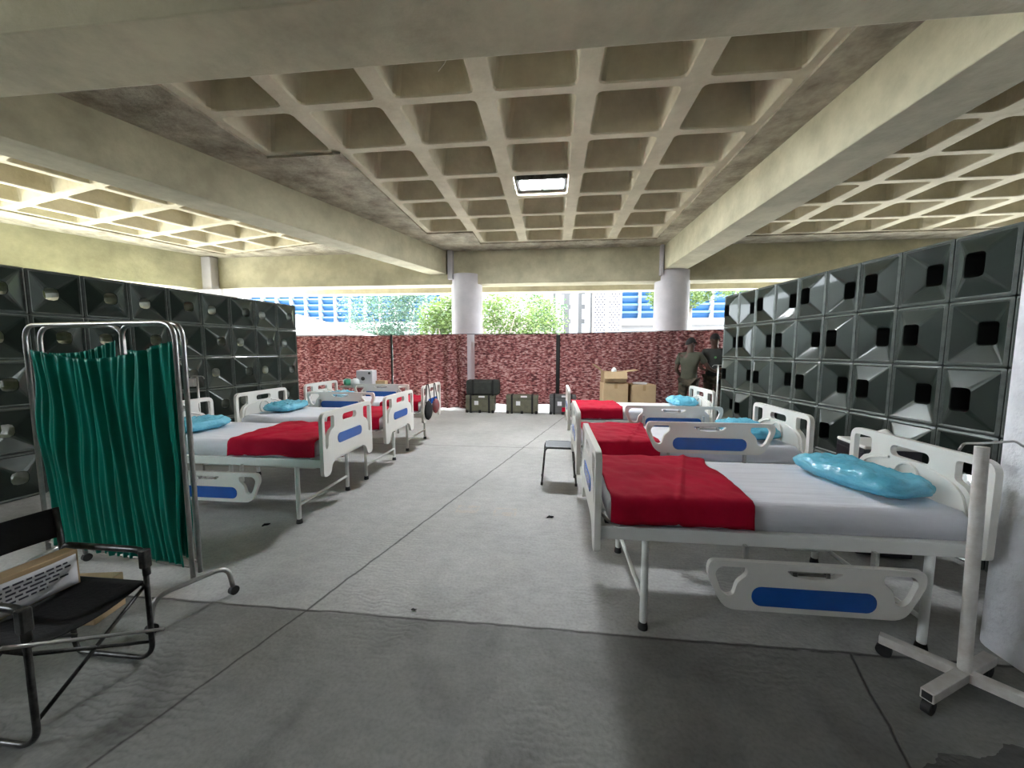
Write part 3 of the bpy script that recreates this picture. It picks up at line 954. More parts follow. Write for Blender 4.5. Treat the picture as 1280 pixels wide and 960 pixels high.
def screen_foot(c, d, z=0.19):
    c, d = Vector(c), Vector(d).normalized()
    a, b = c + d * 0.19, c - d * 0.19
    f_ = MB().tube(fillet([wp(a, 0.05), wp(a - d * 0.02, z), wp(b + d * 0.02, z), wp(b, 0.05)], 0.07, 6), 0.0135, 10).build('foot_tube', M['steel'], sc, smooth=True)
    for q in (a, b):
        w_ = MB()
        w_.cyl(wp(q + Vector((-0.010, 0.004)), 0.027), wp(q + Vector((0.018, -0.004)), 0.027), 0.026, 18)
        w_.cyl(wp(q, 0.03), wp(q, 0.062), 0.012, 10)
        w_.build('caster_wheel', M['rubber'], f_, smooth=True, auto=True)
screen_foot((-2.02, 1.83), (0.42, 0.90))
screen_foot((-3.25, 2.04), (-0.2, 0.98))

# ------------------------------------------------------------------ director's chair (left foreground)
CX0, CX1, CY0, CY1 = -2.33, -1.90, 1.09, 1.50
dc = empty('folding_chair', (-2.1, 1.3, 0), 0, "black canvas director's chair with worn metal frame, bottom left corner", 'chair')
def cp(x, y, z):
    return (x + 2.1, y - 1.3, z)
for y in (CY0, CY1):
    b = MB()
    b.tube(fillet([cp(CX1, y, 0.56), cp(CX1, y, 0.06), cp(CX1 - 0.05, y, 0.014), cp(CX0 + 0.02, y, 0.014), cp(CX0, y, 0.06), cp(CX0, y, 0.54)], 0.04), 0.011, 10)
    b.build('side_frame', M['black_metal'], dc, smooth=True)
    b = MB()
    b.tube(fillet([cp(CX0, y, 0.50), cp(CX0, y, 0.562), cp(CX1, y, 0.562), cp(CX1 + 0.005, y, 0.44)], 0.05), 0.015, 10)
    b.build('armrest', M['black_metal'], dc, smooth=True)
    MB().tube([cp(CX0, y, 0.40), cp(CX0 - 0.03, y, 0.745)], 0.012, 10).build('back_post', M['black_metal'], dc, smooth=True)
    MB().tube([cp(CX0, y, 0.395), cp(CX1, y, 0.395)], 0.012, 10).build('seat_rail', M['black_metal'], dc, smooth=True)
for x in (CX1 - 0.012, CX0 + 0.012):
    for (ya, yb) in ((CY0, CY1), (CY1, CY0)):
        MB().tube([cp(x, ya, 0.10), cp(x, yb, 0.385)], 0.008, 8).build('cross_brace', M['black_metal'], dc, smooth=True)
MB().tube([cp(CX1 + 0.016, CY0 - 0.07, 0.47), cp(CX1 + 0.016, CY0, 0.425), cp(CX1 + 0.03, CY1 + 0.03, 0.145)], 0.007, 8).build('front_rod', M['steel'], dc, smooth=True)
def sling(u, v):
    y = CY0 + (CY1 - CY0) * u
    return cp(CX0 + 0.02 + (CX1 - CX0 - 0.03) * v, y, 0.405 - 0.035 * math.sin(PI * u))
b = MB(); b.grid(sling, 14, 6)
b.build('seat', M['black_cloth'], dc, smooth=True, solid=0.006)
b = MB()
b.grid(lambda u, v: cp(CX0 - 0.018 - 0.03 * math.sin(PI * u) - 0.012 * v, CY0 - 0.01 + (CY1 - CY0 + 0.02) * u, 0.605 + 0.14 * v), 14, 4)
b.build('backrest', M['black_cloth'], dc, smooth=True, solid=0.008)
for y in (CY0, CY1):
    MB().box(*[v for v in (cp(CX1 - 0.016, y - 0.018, 0)[0], cp(CX1 + 0.018, y, 0)[0], cp(0, y - 0.018, 0)[1], cp(0, y + 0.018, 0)[1])], 0.475, 0.565).build('corner_clamp', M['black_metal'], dc, bevel=0.006)

# carton with a printed sheet on the chair seat
ct = empty('carton', (-2.245, 1.29, 0.405), R(-4), 'brown carton with a printed white sheet, leaning on the chair backrest', 'box')
b = MB(); b.box(-0.045, 0.03, -0.165, 0.175, 0, 0.165)
b.build('carton_body', M['cardboard'], ct, bevel=0.004)
b = MB(); b.grid(lambda u, v: (0.033 + 0.012 * math.sin(PI * u) * v, -0.15 + 0.315 * u, 0.006 + 0.142 * v), 10, 5)
ps = b.build('printed_sheet', M['paper'], ct, smooth=True, solid=0.002)
b = MB()
for k, (y0, y1) in enumerate(((-0.10, 0.13), (-0.12, 0.14), (-0.11, 0.10), (-0.12, 0.13), (-0.06, 0.06))):
    y = y0
    while y < y1:
        ln = random.uniform(0.015, 0.04)
        uu = (y + 0.15) / 0.315
        vv = 0.84 - 0.13 * k
        xx = 0.0355 + 0.012 * math.sin(PI * uu) * vv
        b.box(xx, xx + 0.001, y, min(y + ln, y1), 0.006 + 0.142 * vv - 0.004, 0.006 + 0.142 * vv + 0.004)
        y += ln + 0.008
b.build('text_lines', M['ink'], ps)
cb = empty('carton', (-2.62, 1.74, 0), R(10), 'small brown carton on the floor behind the chair, under the green curtain', 'box')
MB().box(-0.14, 0.14, -0.09, 0.09, 0, 0.20).build('carton_body', M['cardboard'], cb, bevel=0.004)
MB().box(-0.141, 0.141, -0.02, 0.02, 0.17, 0.203).build('packing_tape', M['paper'], cb)

# ------------------------------------------------------------------ drip stand (right foreground)
iv = empty('drip_stand', (1.82, 1.74, 0), 0, 'chipped white drip stand with cross base, standing at the right front', 'drip stand')
MB().tube([(0, 0, 0.09), (-0.02, 0.01, 1.10)], 0.022, 18).build('pole', M['iv_paint'], iv, smooth=True, auto=True)
MB().tube(fillet([(-0.115, 0.0, 1.085), (-0.10, 0, 1.115), (-0.02, 0.01, 1.115), (0.09, 0, 1.13), (0.125, 0, 1.105), (0.15, 0, 1.135)], 0.012), 0.005, 8).build('hook', M['steel'], iv, smooth=True)
for a, ln in ((R(134), 0.27), (R(-46), 0.30), (R(207), 0.30), (R(27), 0.24)):
    T = Matrix.Rotation(a, 4, 'Z')
    b = MB()
    b.box(0.0, ln, -0.022, 0.022, 0.062, 0.105, T=T)
    leg = b.build('base_arm', M['iv_paint'], iv, bevel=0.003)
    b = MB()
    b.box(ln - 0.001, ln + 0.0015, -0.016, 0.016, 0.068, 0.099, T=T)
    b.build('tube_end', M['rubber'], leg)
    b = MB()
    b.cyl(T @ Vector((ln - 0.02, 0, 0.035)), T @ Vector((ln - 0.02, 0, 0.064)), 0.016, 12)
    b.cyl(T @ Vector((ln - 0.02, -0.014, 0.03)), T @ Vector((ln - 0.02, 0.014, 0.03)), 0.03, 20)
    b.build('caster_wheel', M['rubber'], leg, smooth=True, auto=True)
def thin_stand(loc, h, label, box=False):
    t = empty('drip_stand', loc, 0, label, 'drip stand')
    MB().tube([(0, 0, 0.03), (0, 0, h)], 0.011, 10).build('pole', M['steel'], t, smooth=True)
    MB().tube(fillet([(-0.09, 0, h - 0.03), (-0.07, 0, h), (0.07, 0, h), (0.09, 0, h - 0.03)], 0.02), 0.006, 8).build('hook', M['steel'], t, smooth=True)
    for k in range(4):
        a = k * PI / 2 + 0.4
        MB().tube([(0, 0, 0.06), (0.22 * math.cos(a), 0.22 * math.sin(a), 0.012)], 0.010, 8).build('base_leg', M['steel'], t, smooth=True)
    if box:
        MB().box(-0.15, -0.02, -0.03, 0.03, h - 0.12, h - 0.03).build('drip_box', M['plastic'], t, bevel=0.008)
thin_stand((-4.05, 3.9, 0), 1.20, 'thin steel drip stand with a small box, between the left beds and block wall', True)
thin_stand((2.68, 6.42, 0), 1.27, 'thin white drip stand at the far end of the right block wall')

for x, y, a, lab in ((0.0, 3.28, 0.3, 'small black scrap lying on the floor in front of the stool'), (-2.42, 2.86, 0.9, 'small dark scrap on the floor beside the nearest left bed'), (-0.78, 1.98, 0.1, 'tiny dark speck on the floor behind the cross joint')):
    b = MB()
    b.tube([(-0.03, 0, 0.006), (-0.01, 0.008, 0.010), (0.012, -0.004, 0.009), (0.03, 0.006, 0.006)], [0.005, 0.010, 0.009, 0.005], 7)
    tag(b.build('floor_scrap', M['rubber'], smooth=True, loc=(x, y, 0.002), rot=(0, 0, a)), lab, 'scrap').scale = (0.5, 0.5, 0.5) if y < 2.5 else (1, 1, 1)
# ------------------------------------------------------------------ stool
st = empty('stool', (0.09, 4.25, 0), 0, 'small black tube-legged stool standing in the aisle beside the right beds', 'stool')
b = MB(); b.panel(rrect(-0.155, 0.155, -0.15, 0.15, 0.03), [], 0.415, 0.438)
b.build('seat', mat('stool_top', (0.07, 0.085, 0.095), 0.5, var=0.2, scale=6), st, bevel=0.006)
for s in (-1, 1):
    b = MB()
    b.tube(fillet([(-0.19, s * 0.14, 0.012), (-0.155, s * 0.15, 0.43), (0.155, s * 0.15, 0.43), (0.19, s * 0.14, 0.012)], 0.05, 6), 0.011, 10)
    lf = b.build('leg_frame', M['black_metal'], st, smooth=True)
    for x in (-0.19, 0.19):
        MB().tube([(x, s * 0.14, 0), (x, s * 0.14, 0.03)], 0.015, 10).build('rubber_foot', M['rubber'], lf, smooth=True)
    MB().tube([(s * 0.174, -0.147, 0.20), (s * 0.174, 0.147, 0.20)], 0.007, 8).build('stretcher', M['black_metal'], st, smooth=True)

# ------------------------------------------------------------------ black cabinet between the right beds
cbn = empty('bedside_cabinet', (2.42, 3.03, 0), R(-8), 'black bedside cabinet between the headboards of the near right beds', 'cabinet')
MB().box(-0.17, 0.17, -0.17, 0.17, 0.02, 0.80).build('cabinet_body', mat('cabinet_black', (0.02, 0.018, 0.026), 0.35, var=0.3, scale=5), cbn, bevel=0.01)
d_ = MB().box(-0.176, -0.168, -0.155, 0.155, 0.50, 0.77).build('drawer', mat('drawer_black', (0.03, 0.024, 0.035), 0.3, var=0.3, scale=5), cbn, bevel=0.004)
MB().cyl((-0.19, 0.0, 0.63), (-0.172, 0.0, 0.63), 0.012).build('knob', M['chrome'], d_, smooth=True)
b = MB(); b.box(-0.17, 0.17, -0.17, 0.17, 0.80, 0.825)
b.build('cabinet_top', M['plastic'], cbn, bevel=0.008)
tag(MB().tube([(0, -0.07, 0), (0, 0, 0.022), (0, 0.07, 0.0)], [0.03, 0.042, 0.03], 12).build('plastic_bottle', M['plastic'], smooth=True, loc=(2.44, 3.0, 0.866)), 'white plastic bottle lying on the black bedside cabinet', 'bottle')

# ------------------------------------------------------------------ equipment table behind the far left bed
tb = empty('equipment_table', (-3.22, 6.66, 0), 0, 'light metal table with equipment behind the farthest left bed', 'table')
MB().box(-0.62, 0.52, -0.24, 0.24, 0.82, 0.85).build('tabletop', mat('table_top_grey', (0.55, 0.53, 0.50), 0.4, var=0.1, scale=5), tb, bevel=0.006)
for x in (-0.56, 0.46):
    for y in (-0.2, 0.2):
        MB().tube([(x, y, 0), (x, y, 0.82)], 0.014, 10).build('leg', M['steel'], tb, smooth=True)
mo = empty('oxygen_machine', (-3.44, 6.68, 0.85), R(6), 'grey-white square medical machine with dials on the equipment table', 'medical machine')
MB().box(-0.15, 0.15, -0.12, 0.12, 0.0, 0.28).build('machine_body', mat('machine_grey', (0.60, 0.60, 0.63), 0.4, var=0.05, scale=5), mo, bevel=0.015)
for x, z, r_ in ((-0.02, 0.13, 0.035), (0.10, 0.23, 0.022)):
    MB().cyl((x, -0.135, z), (x, -0.118, z), r_).build('dial', M['black_metal'], mo, smooth=True, auto=True)
tag(MB().tube([(0, 0, 0), (0, 0, 0.02), (0, 0, 0.09), (0, 0, 0.12)], [0.05, 0.075, 0.085, 0.05], 18).build('plastic_jar', M['mint'], smooth=True, loc=(-3.78, 6.62, 0.85)), 'mint green jar on the left end of the equipment table', 'jar')
tag(MB().tube([(0, 0, 0), (0, 0, 0.02), (0, 0, 0.11), (0, 0, 0.14)], [0.05, 0.08, 0.07, 0.03], 18).build('plastic_jar', M['clear'], smooth=True, loc=(-3.57, 6.50, 0.85)), 'clear plastic jar in front of the medical machine', 'jar')
tag(MB().box(-0.09, 0.09, -0.06, 0.06, 0, 0.09).build('small_carton', M['cardboard'], bevel=0.003, loc=(-3.14, 6.66, 0.85)), 'small tan carton to the right of the medical machine', 'box')

# ------------------------------------------------------------------ bags on the far left footboard
bx, by = -1.845, 5.45
hb = empty('handbag', (bx, by, 0.45), 0, 'black handbag hanging by its strap from the farthest left footboard', 'bag')
b = MB()
b.grid(lambda u, v: (0.045 * math.cos(u * 2 * PI) * math.sin(PI * v) ** 0.5, 0.15 * math.sin(u * 2 * PI) * math.sin(PI * v) ** 0.5 * (1.1 - 0.25 * v), 0.0 + 0.30 * v), 20, 12)
b.build('bag_body', M['black_cloth'], hb, smooth=True)
MB().tube(fillet([(0.0, -0.11, 0.27), (-0.01, -0.04, 0.54), (-0.01, 0.04, 0.54), (0.0, 0.11, 0.27)], 0.04), 0.008, 8).build('strap', M['strap'], hb, smooth=True)
rb = empty('handbag', (bx + 0.01, by + 0.33, 0.50), 0, 'small red and grey bag hanging right of the black handbag', 'bag')
b = MB()
b.grid(lambda u, v: (0.05 * math.cos(u * 2 * PI) * math.sin(PI * v) ** 0.5, 0.12 * math.sin(u * 2 * PI) * math.sin(PI * v) ** 0.5, 0.24 * v), 20, 12)
b.build('bag_body', mat('red_grey_cloth', (0.35, 0.02, 0.03), 0.7, scale=9, col2=(0.10, 0.09, 0.09)), rb, smooth=True)
MB().tube(fillet([(0.0, -0.08, 0.21), (-0.02, -0.03, 0.48), (-0.02, 0.03, 0.48), (0.0, 0.08, 0.21)], 0.04), 0.007, 8).build('strap', M['strap'], rb, smooth=True)

# ------------------------------------------------------------------ field cases along the curtain
def field_case(x, y, z, wd, dp, ht, body, label, lab_on=True, red=False):
    t = empty('field_case', (x, y, z), 0, label, 'field case', 'field cases against the curtain')
    b = MB()
    b.box(-wd / 2, wd / 2, -dp / 2, dp / 2, 0.02, ht - 0.09)
    b.build('case_body', M[body], t, bevel=0.02)
    b = MB()
    b.box(-wd / 2 - 0.005, wd / 2 + 0.005, -dp / 2 - 0.005, dp / 2 + 0.005, ht - 0.09, ht)
    b.build('case_lid', M[body], t, bevel=0.02)
    for s in (-0.32, 0.32):
        MB().box(s * wd - 0.022, s * wd + 0.022, -dp / 2 - 0.012, dp / 2 + 0.012, 0.0, ht + 0.008).build('strap', M['strap'], t, bevel=0.004)
    for s in (-0.45, 0.0, 0.45):
        MB().box(s * wd - 0.03, s * wd + 0.03, -dp / 2 - 0.018, -dp / 2 + 0.02, 0.0, 0.07).build('corner_block', M['rubber'], t, bevel=0.006)
    if lab_on:
        MB().box(-0.12 * wd - 0.05, -0.12 * wd + 0.05, -dp / 2 - 0.009, -dp / 2 - 0.004, ht * 0.45, ht * 0.45 + 0.10).build('paper_label', M['paper'], t)
        MB().box(-0.03, 0.12, -dp / 2 - 0.010, -dp / 2 - 0.004, ht - 0.05, ht - 0.01).build('paper_label', M['paper'], t)
    if red:
        MB().box(-0.02, 0.22, -dp / 2 - 0.012, -dp / 2 - 0.004, 0.07, 0.17).build('red_patch', M['red'], t)
    return t
field_case(-1.72, 9.0, 0, 0.70, 0.30, 0.42, 'case', 'khaki field case on the floor under the dark green duffel')
t = empty('duffel_bag', (-1.66, 9.0, 0.43), 0, 'dark green duffel bag on top of the leftmost field case', 'bag')
b = MB(); b.box(-0.40, 0.40, -0.15, 0.15, 0, 0.36)
b.build('bag_body', M['case_dark'], t, bevel=0.05, seg=4)
MB().box(-0.27, 0.22, -0.175, -0.14, 0.03, 0.31).build('front_pocket', M['case_dark'], t, bevel=0.015)
for s in (-0.22, 0.26):
    MB().box(s - 0.02, s + 0.02, -0.185, 0.16, -0.004, 0.365).build('strap', M['strap'], t, bevel=0.004)
field_case(-0.70, 8.98, 0, 0.76, 0.30, 0.44, 'case', 'wide khaki field case between the duffel stack and the grey case')
field_case(0.26, 8.97, 0, 0.62, 0.30, 0.46, 'case_grey', 'grey field case with a red patch beside the far right bed', red=True)

# cardboard cartons behind the farthest right bed
def carton(x, y, z, wx, wy, h, label, flaps=False):
    t = empty('carton', (x, y, z), R(4), label, 'box')
    b = MB()
    if flaps:
        b.box(-wx / 2, wx / 2, -wy / 2, -wy / 2 + 0.01, 0, h).box(-wx / 2, wx / 2, wy / 2 - 0.01, wy / 2, 0, h)
        b.box(-wx / 2, -wx / 2 + 0.01, -wy / 2, wy / 2, 0, h).box(wx / 2 - 0.01, wx / 2, -wy / 2, wy / 2, 0, h).box(-wx / 2, wx / 2, -wy / 2, wy / 2, 0, 0.01)
    else:
        b.box(-wx / 2, wx / 2, -wy / 2, wy / 2, 0, h)
    b.build('carton_body', M['cardboard'], t, bevel=0.003)
    if flaps:
        for s, ang in ((-1, R(38)), (1, R(8))):
            q = MB().box(0, 0.24, -wy / 2, wy / 2, 0, 0.008).build('flap', M['cardboard'], t)
            q.location = (s * wx / 2, 0, h - 0.004)
            q.rotation_euler = (0, -ang, 0 if s > 0 else PI)
        q = MB().box(-wx / 2, wx / 2, -0.16, 0, 0, 0.008).build('flap', M['cardboard'], t)
        q.location = (0, -wy / 2, h)
        q.rotation_euler = (R(62), 0, 0)
    else:
        MB().box(-0.03, 0.03, -wy / 2 - 0.003, wy / 2 + 0.003, h - 0.12, h + 0.002).build('packing_tape', mat('tape_tan', (0.40, 0.27, 0.13), 0.4, var=0.1), t)
    return t
carton(1.30, 8.1, 0, 0.50, 0.40, 0.84, 'tall closed brown carton carrying the open carton, behind the far right bed')
carton(1.29, 8.1, 0.845, 0.46, 0.36, 0.22, 'open brown carton with raised flaps on top of the tall one', True)
carton(1.87, 8.1, 0, 0.48, 0.40, 0.80, 'closed brown carton with papers on top, right of the open carton')
tag(MB().tube([(0, 0, 0), (0, 0, 0.02), (0, 0, 0.10), (0, 0, 0.15)], [0.04, 0.055, 0.055, 0.02], 14).build('plastic_bottle', M['clear'], smooth=True, loc=(1.30, 8.1, 1.0)), 'white bottle top sticking out of the open carton', 'bottle')
b = MB()
for k in range(4):
    b.box(-0.14, 0.12, -0.1, 0.1, k * 0.009, k * 0.009 + 0.006, T=Matrix.Rotation(R(6 * k - 8), 4, 'Z'))
tag(b.build('paper_stack', M['paper'], loc=(1.84, 8.1, 0.806)), 'loose stack of white papers on the right-hand carton', 'papers')

# ------------------------------------------------------------------ camouflage curtains
def curtain(p0, p1, z0, z1a, z1b, label, waves=7, amp=0.02, gather=0.0):
    p0, p1 = Vector(p0), Vector(p1)
    d = p1 - p0
    ln = d.length
    n = Vector((-d.y, d.x)).normalized()
    def fn(u, v):
        z = z0 + ((z1a + (z1b - z1a) * u) - z0) * v
        a = amp * (1.0 + 2.5 * gather * math.exp(-((u - 0.85) / 0.15) ** 2))
        o = a * math.sin(u * waves * 2 * PI + 1.2 * noise.noise(Vector((u * 4, v, 1)))) + 0.03 * noise.noise(Vector((u * 3, v * 2, 6)))
        p = p0 + d * u + n * o
        return (p.x, p.y, z + 0.012 * math.sin(u * 9) * (1 - v))
    b = MB()
    b.grid(fn, 160, 24)
    return tag(b.build('camouflage_curtain', M['curtain'], smooth=True, solid=0.004, recalc=False), label, 'curtain', 'camouflage cloths hung across the far side')
curtain((-7.2, 9.22), (-4.06, 9.22), 0.05, 1.86, 1.87, 'leftmost camouflage cloth, behind the left beds', 6)
curtain((-4.02, 9.20), (-2.10, 9.20), 0.05, 1.87, 1.90, 'camouflage cloth in front of the left column, left of the bright gap', 5, 0.022, 1.2)
curtain((-1.92, 9.24), (0.10, 9.26), 0.16, 1.89, 1.90, 'camouflage cloth right of the bright gap, behind the field cases', 5)
curtain((0.18, 9.26), (2.52, 9.30), 0.08, 1.90, 1.95, 'camouflage cloth behind the stacked cartons', 6)
curtain((2.47, 9.28), (4.6, 8.9), 0.05, 1.96, 1.98, 'rightmost camouflage cloth, behind the two people', 7, 0.03)
for x, lab in ((-4.04, 'dark seam post between the two left camouflage cloths'), (0.14, 'dark post between the cloths behind the field cases')):
    tag(MB().tube([(x, 9.17, 0), (x, 9.17, 1.88)], 0.024 if x < 0 else 0.05, 10).build('curtain_post', M['strap'], smooth=True), lab, 'post')
tag(MB().tube([(-7.2, 9.25, 1.87), (-2.1, 9.22, 1.90), (0.1, 9.27, 1.905), (2.45, 9.31, 1.96), (4.6, 8.92, 1.99)], 0.008, 6).build('curtain_rope', M['strap'], smooth=True), 'long dark rope carrying the camouflage cloths', 'rope')
struct(MB().box(1.2, 5.4, 10.45, 10.6, 0, 1.92).build('wall_back_blocker', M['dark_wall']))  # unseen wall added to cut the backlight on the right cloths
# white ledge outdoors, just past the curtains
struct(MB().box(-2.6, 4.6, 13.2, 13.5, -0.05, 2.05).build('wall_parapet', M['facade']))

# ------------------------------------------------------------------ people
def skin_obj(name, pts, edges, radii, m, parent, root=0, sub=2):
    me = bpy.data.meshes.new(name)
    me.from_pydata(pts, edges, [])
    me.materials.append(m)
    o = bpy.data.objects.new(name, me)
    COL.objects.link(o)
    o.parent = parent
    o.modifiers.new('skin', 'SKIN').use_smooth_shade = True
    sv = me.skin_vertices[0].data if me.skin_vertices else None
    if sv is None:
        bm = bmesh.new(); bm.from_mesh(me); bm.verts.layers.skin.verify(); bm.to_mesh(me); bm.free()
        sv = me.skin_vertices[0].data
    for i, r_ in enumerate(radii):
        sv[i].radius = r_ if isinstance(r_, tuple) else (r_, r_)
        sv[i].use_root = (i == root)
    md = o.modifiers.new('smooth', 'SUBSURF')
    md.levels = sub
    md.render_levels = sub
    return o
def person(loc, rz, label, shirt, arms, look, lean=0.0, badge=False):
    t = empty('person', loc, rz, label, 'person')
    # local: faces -y ; x to its left
    L = lambda x, y, z: (x, y - lean * max(0, z - 0.9), z)
    P, E, Rr = [], [], []
    def v(p, r):
        P.append(p); Rr.append(r)
        return len(P) - 1
    pel = v(L(0, 0, 0.95), (0.145, 0.10))
    bel = v(L(0, 0, 1.10), (0.13, 0.095))
    che = v(L(0, 0.01, 1.30), (0.155, 0.105))
    nec = v(L(0, 0.01, 1.47), (0.082, 0.068))
    ne2 = v(L(0, -0.005, 1.535), (0.060, 0.062))
    hd1 = v(L(0.0, -0.02, 1.60), (0.080, 0.092))
    hd2 = v(L(0.0, -0.015, 1.68), (0.086, 0.102))
    E += [(pel, bel), (bel, che), (che, nec), (nec, ne2), (ne2, hd1), (hd1, hd2)]
    for s in (-1, 1):
        hip = v((s * 0.09, 0, 0.88), 0.095)
        kn = v((s * 0.11, -0.01, 0.49), 0.06)
        an = v((s * 0.12, 0.02, 0.09), 0.04)
        toe = v((s * 0.14, -0.14, 0.035), (0.042, 0.03))
        E += [(pel, hip), (hip, kn), (kn, an), (an, toe)]
    AR = {}
    for s, (el, wr, hd) in zip((-1, 1), arms):
        sh = v(L(s * 0.185, 0.01, 1.40), 0.058)
        e_, w_, h_ = v(el, 0.042), v(wr, 0.030), v(hd, (0.038, 0.020))
        E += [(che, sh), (sh, e_), (e_, w_), (w_, h_)]
        AR[s] = (sh, e_, w_, h_)
        d = (Vector(hd) - Vector(wr)).normalized()
        side = d.cross(Vector((0, 0, 1)))
        if side.length < 0.3:
            side = Vector((1, 0, 0))
        side.normalize()
        nrm = d.cross(side)
        for k, ln in enumerate((0.068, 0.078, 0.072, 0.055)):
            b0 = Vector(hd) + d * 0.012 + side * (0.027 - 0.018 * k)
            b1 = b0 + d * ln * 0.55 + nrm * 0.006
            b2 = b1 + d * ln * 0.40 + nrm * 0.022
            i0, i1, i2 = v(tuple(b0), 0.0095), v(tuple(b1), 0.0085), v(tuple(b2), 0.007)
            E += [(h_, i0), (i0, i1), (i1, i2)]
        b1 = Vector(wr) + d * 0.045 + side * 0.045
        b2 = b1 + d * 0.045 + side * 0.012
        i0, i1 = v(tuple(b1), 0.011), v(tuple(b2), 0.008)
        E += [(w_, i0), (i0, i1)]
    body = skin_obj('body', P, E, Rr, M['skin'], t, 0)
    # clothing grown on the same joints
    def cloth(name, idx, grow, m, taper=None):
        mp = {i: k for k, i in enumerate(idx)}
        pts = [P[i] for i in idx]
        ed = [(mp[a], mp[b_]) for a, b_ in E if a in mp and b_ in mp]
        rad = []
        for i in idx:
            r_ = Rr[i]
            rad.append((r_[0] + grow, r_[1] + grow) if isinstance(r_, tuple) else r_ + grow)
        return pts, ed, rad
    sh_idx = [pel, bel, che, AR[-1][0], AR[1][0]]
    pts, ed, rad = cloth('shirt', sh_idx, 0.026, None)
    # shirt neck ring and short sleeves ending before the elbow
    pts.append(tuple(Vector(P[nec]) - Vector((0, 0, 0.005)))); rad.append((0.112, 0.098)); ed.append((2, 5))
    for s, k in ((-1, 3), (1, 4)):
        a_, b_ = Vector(P[AR[s][0]]), Vector(P[AR[s][1]])
        pts.append(tuple(a_.lerp(b_, 0.72))); rad.append(0.062)
        ed.append((k, len(pts) - 1))
    pts.append((0, 0, 0.875)); rad.append((0.165, 0.122)); ed.append((0, len(pts) - 1))
    skin_obj('shirt', pts, ed, rad, M[shirt], t, 0)
    tr_idx = [pel] + [i for i in range(7, 15) if i not in (10, 14)]
    pts, ed, rad = cloth('trousers', tr_idx, 0.020, None)
    skin_obj('trousers', pts, ed, rad, M['camo_trousers'], t, 0)
    for s in (-1, 1):
        skin_obj('boot', [(s * 0.12, 0.02, 0.16), (s * 0.12, 0.03, 0.055), (s * 0.14, -0.15, 0.045)], [(0, 1), (1, 2)], [0.055, 0.056, (0.05, 0.04)], M['strap'], t, 1)
    # head details: hair cap, ears, nose, brows, mouth set round the look direction
    hc = Vector(L(0, -0.015, 1.645))
    Rl = Matrix.Translation(hc) @ Matrix.Rotation(look, 4, 'Z')
    b = MB()
    b.grid(lambda u, vv: ((0.090) * math.cos(u * 2 * PI) * math.cos(vv * PI / 2), 0.012 + 0.104 * math.sin(u * 2 * PI) * math.cos(vv * PI / 2), 0.016 + (0.112) * math.sin(vv * PI / 2) - (0.05 * max(0, math.sin(u * 2 * PI)) * (1 - vv))), 28, 10, T=Rl)
    b.build('hair', M['hair'], t, smooth=True)
    b = MB()
    b.tube([(0, -0.092, 0.02), (0, -0.108, -0.012), (0, -0.098, -0.024)], [0.009, 0.016, 0.012], 8, T=Rl)
    b.build('nose', M['skin'], t, smooth=True)
    for s in (-1, 1):
        MB().tube([(s * 0.078, 0.005, 0.02), (s * 0.092, 0.014, 0.0), (s * 0.080, 0.004, -0.028)], [0.010, 0.016, 0.008], 8, T=Rl).build('ear', M['skin'], t, smooth=True)
        MB().tube([(s * 0.045, -0.086, 0.014), (s * 0.032, -0.094, 0.016), (s * 0.02, -0.093, 0.014)], [0.006, 0.010, 0.006], 8, T=Rl).build('eye', M['hair'], t, smooth=True)
    MB().tube([(-0.024, -0.088, -0.048), (0, -0.097, -0.046), (0.024, -0.088, -0.048)], [0.004, 0.008, 0.004], 8, T=Rl).build('mouth', M['skin'], t, smooth=True)
    if badge:
        MB().cyl(L(0.05, -0.135, 1.30), L(0.05, -0.15, 1.30), 0.022, 12).build('shirt_badge', M['badge'], t, smooth=True, auto=True)
    return t
# first person: back to the camera, reaching right
person((2.74, 7.9, 0), R(150), 'person in an olive T-shirt with their back turned, reaching out to the right', 'olive',
       [((-0.336, -0.078, 1.17), (-0.43, -0.165, 1.09), (-0.48, -0.22, 1.08)), ((0.25, -0.02, 1.12), (0.20, -0.22, 0.98), (0.18, -0.29, 0.96))], R(-50), lean=0.14)
pb = person((3.38, 8.28, 0), R(-35), 'person in a dark T-shirt with a green badge, facing the camera beside the block wall', 'dark_shirt',
       [((-0.26, -0.02, 1.12), (-0.16, -0.22, 1.06), (-0.10, -0.28, 1.06)), ((0.25, 0.0, 1.12), (0.18, -0.20, 1.08), (0.12, -0.26, 1.08))], R(-15), lean=0.06, badge=True)
pb.scale = (1.05, 1.05, 1.05)

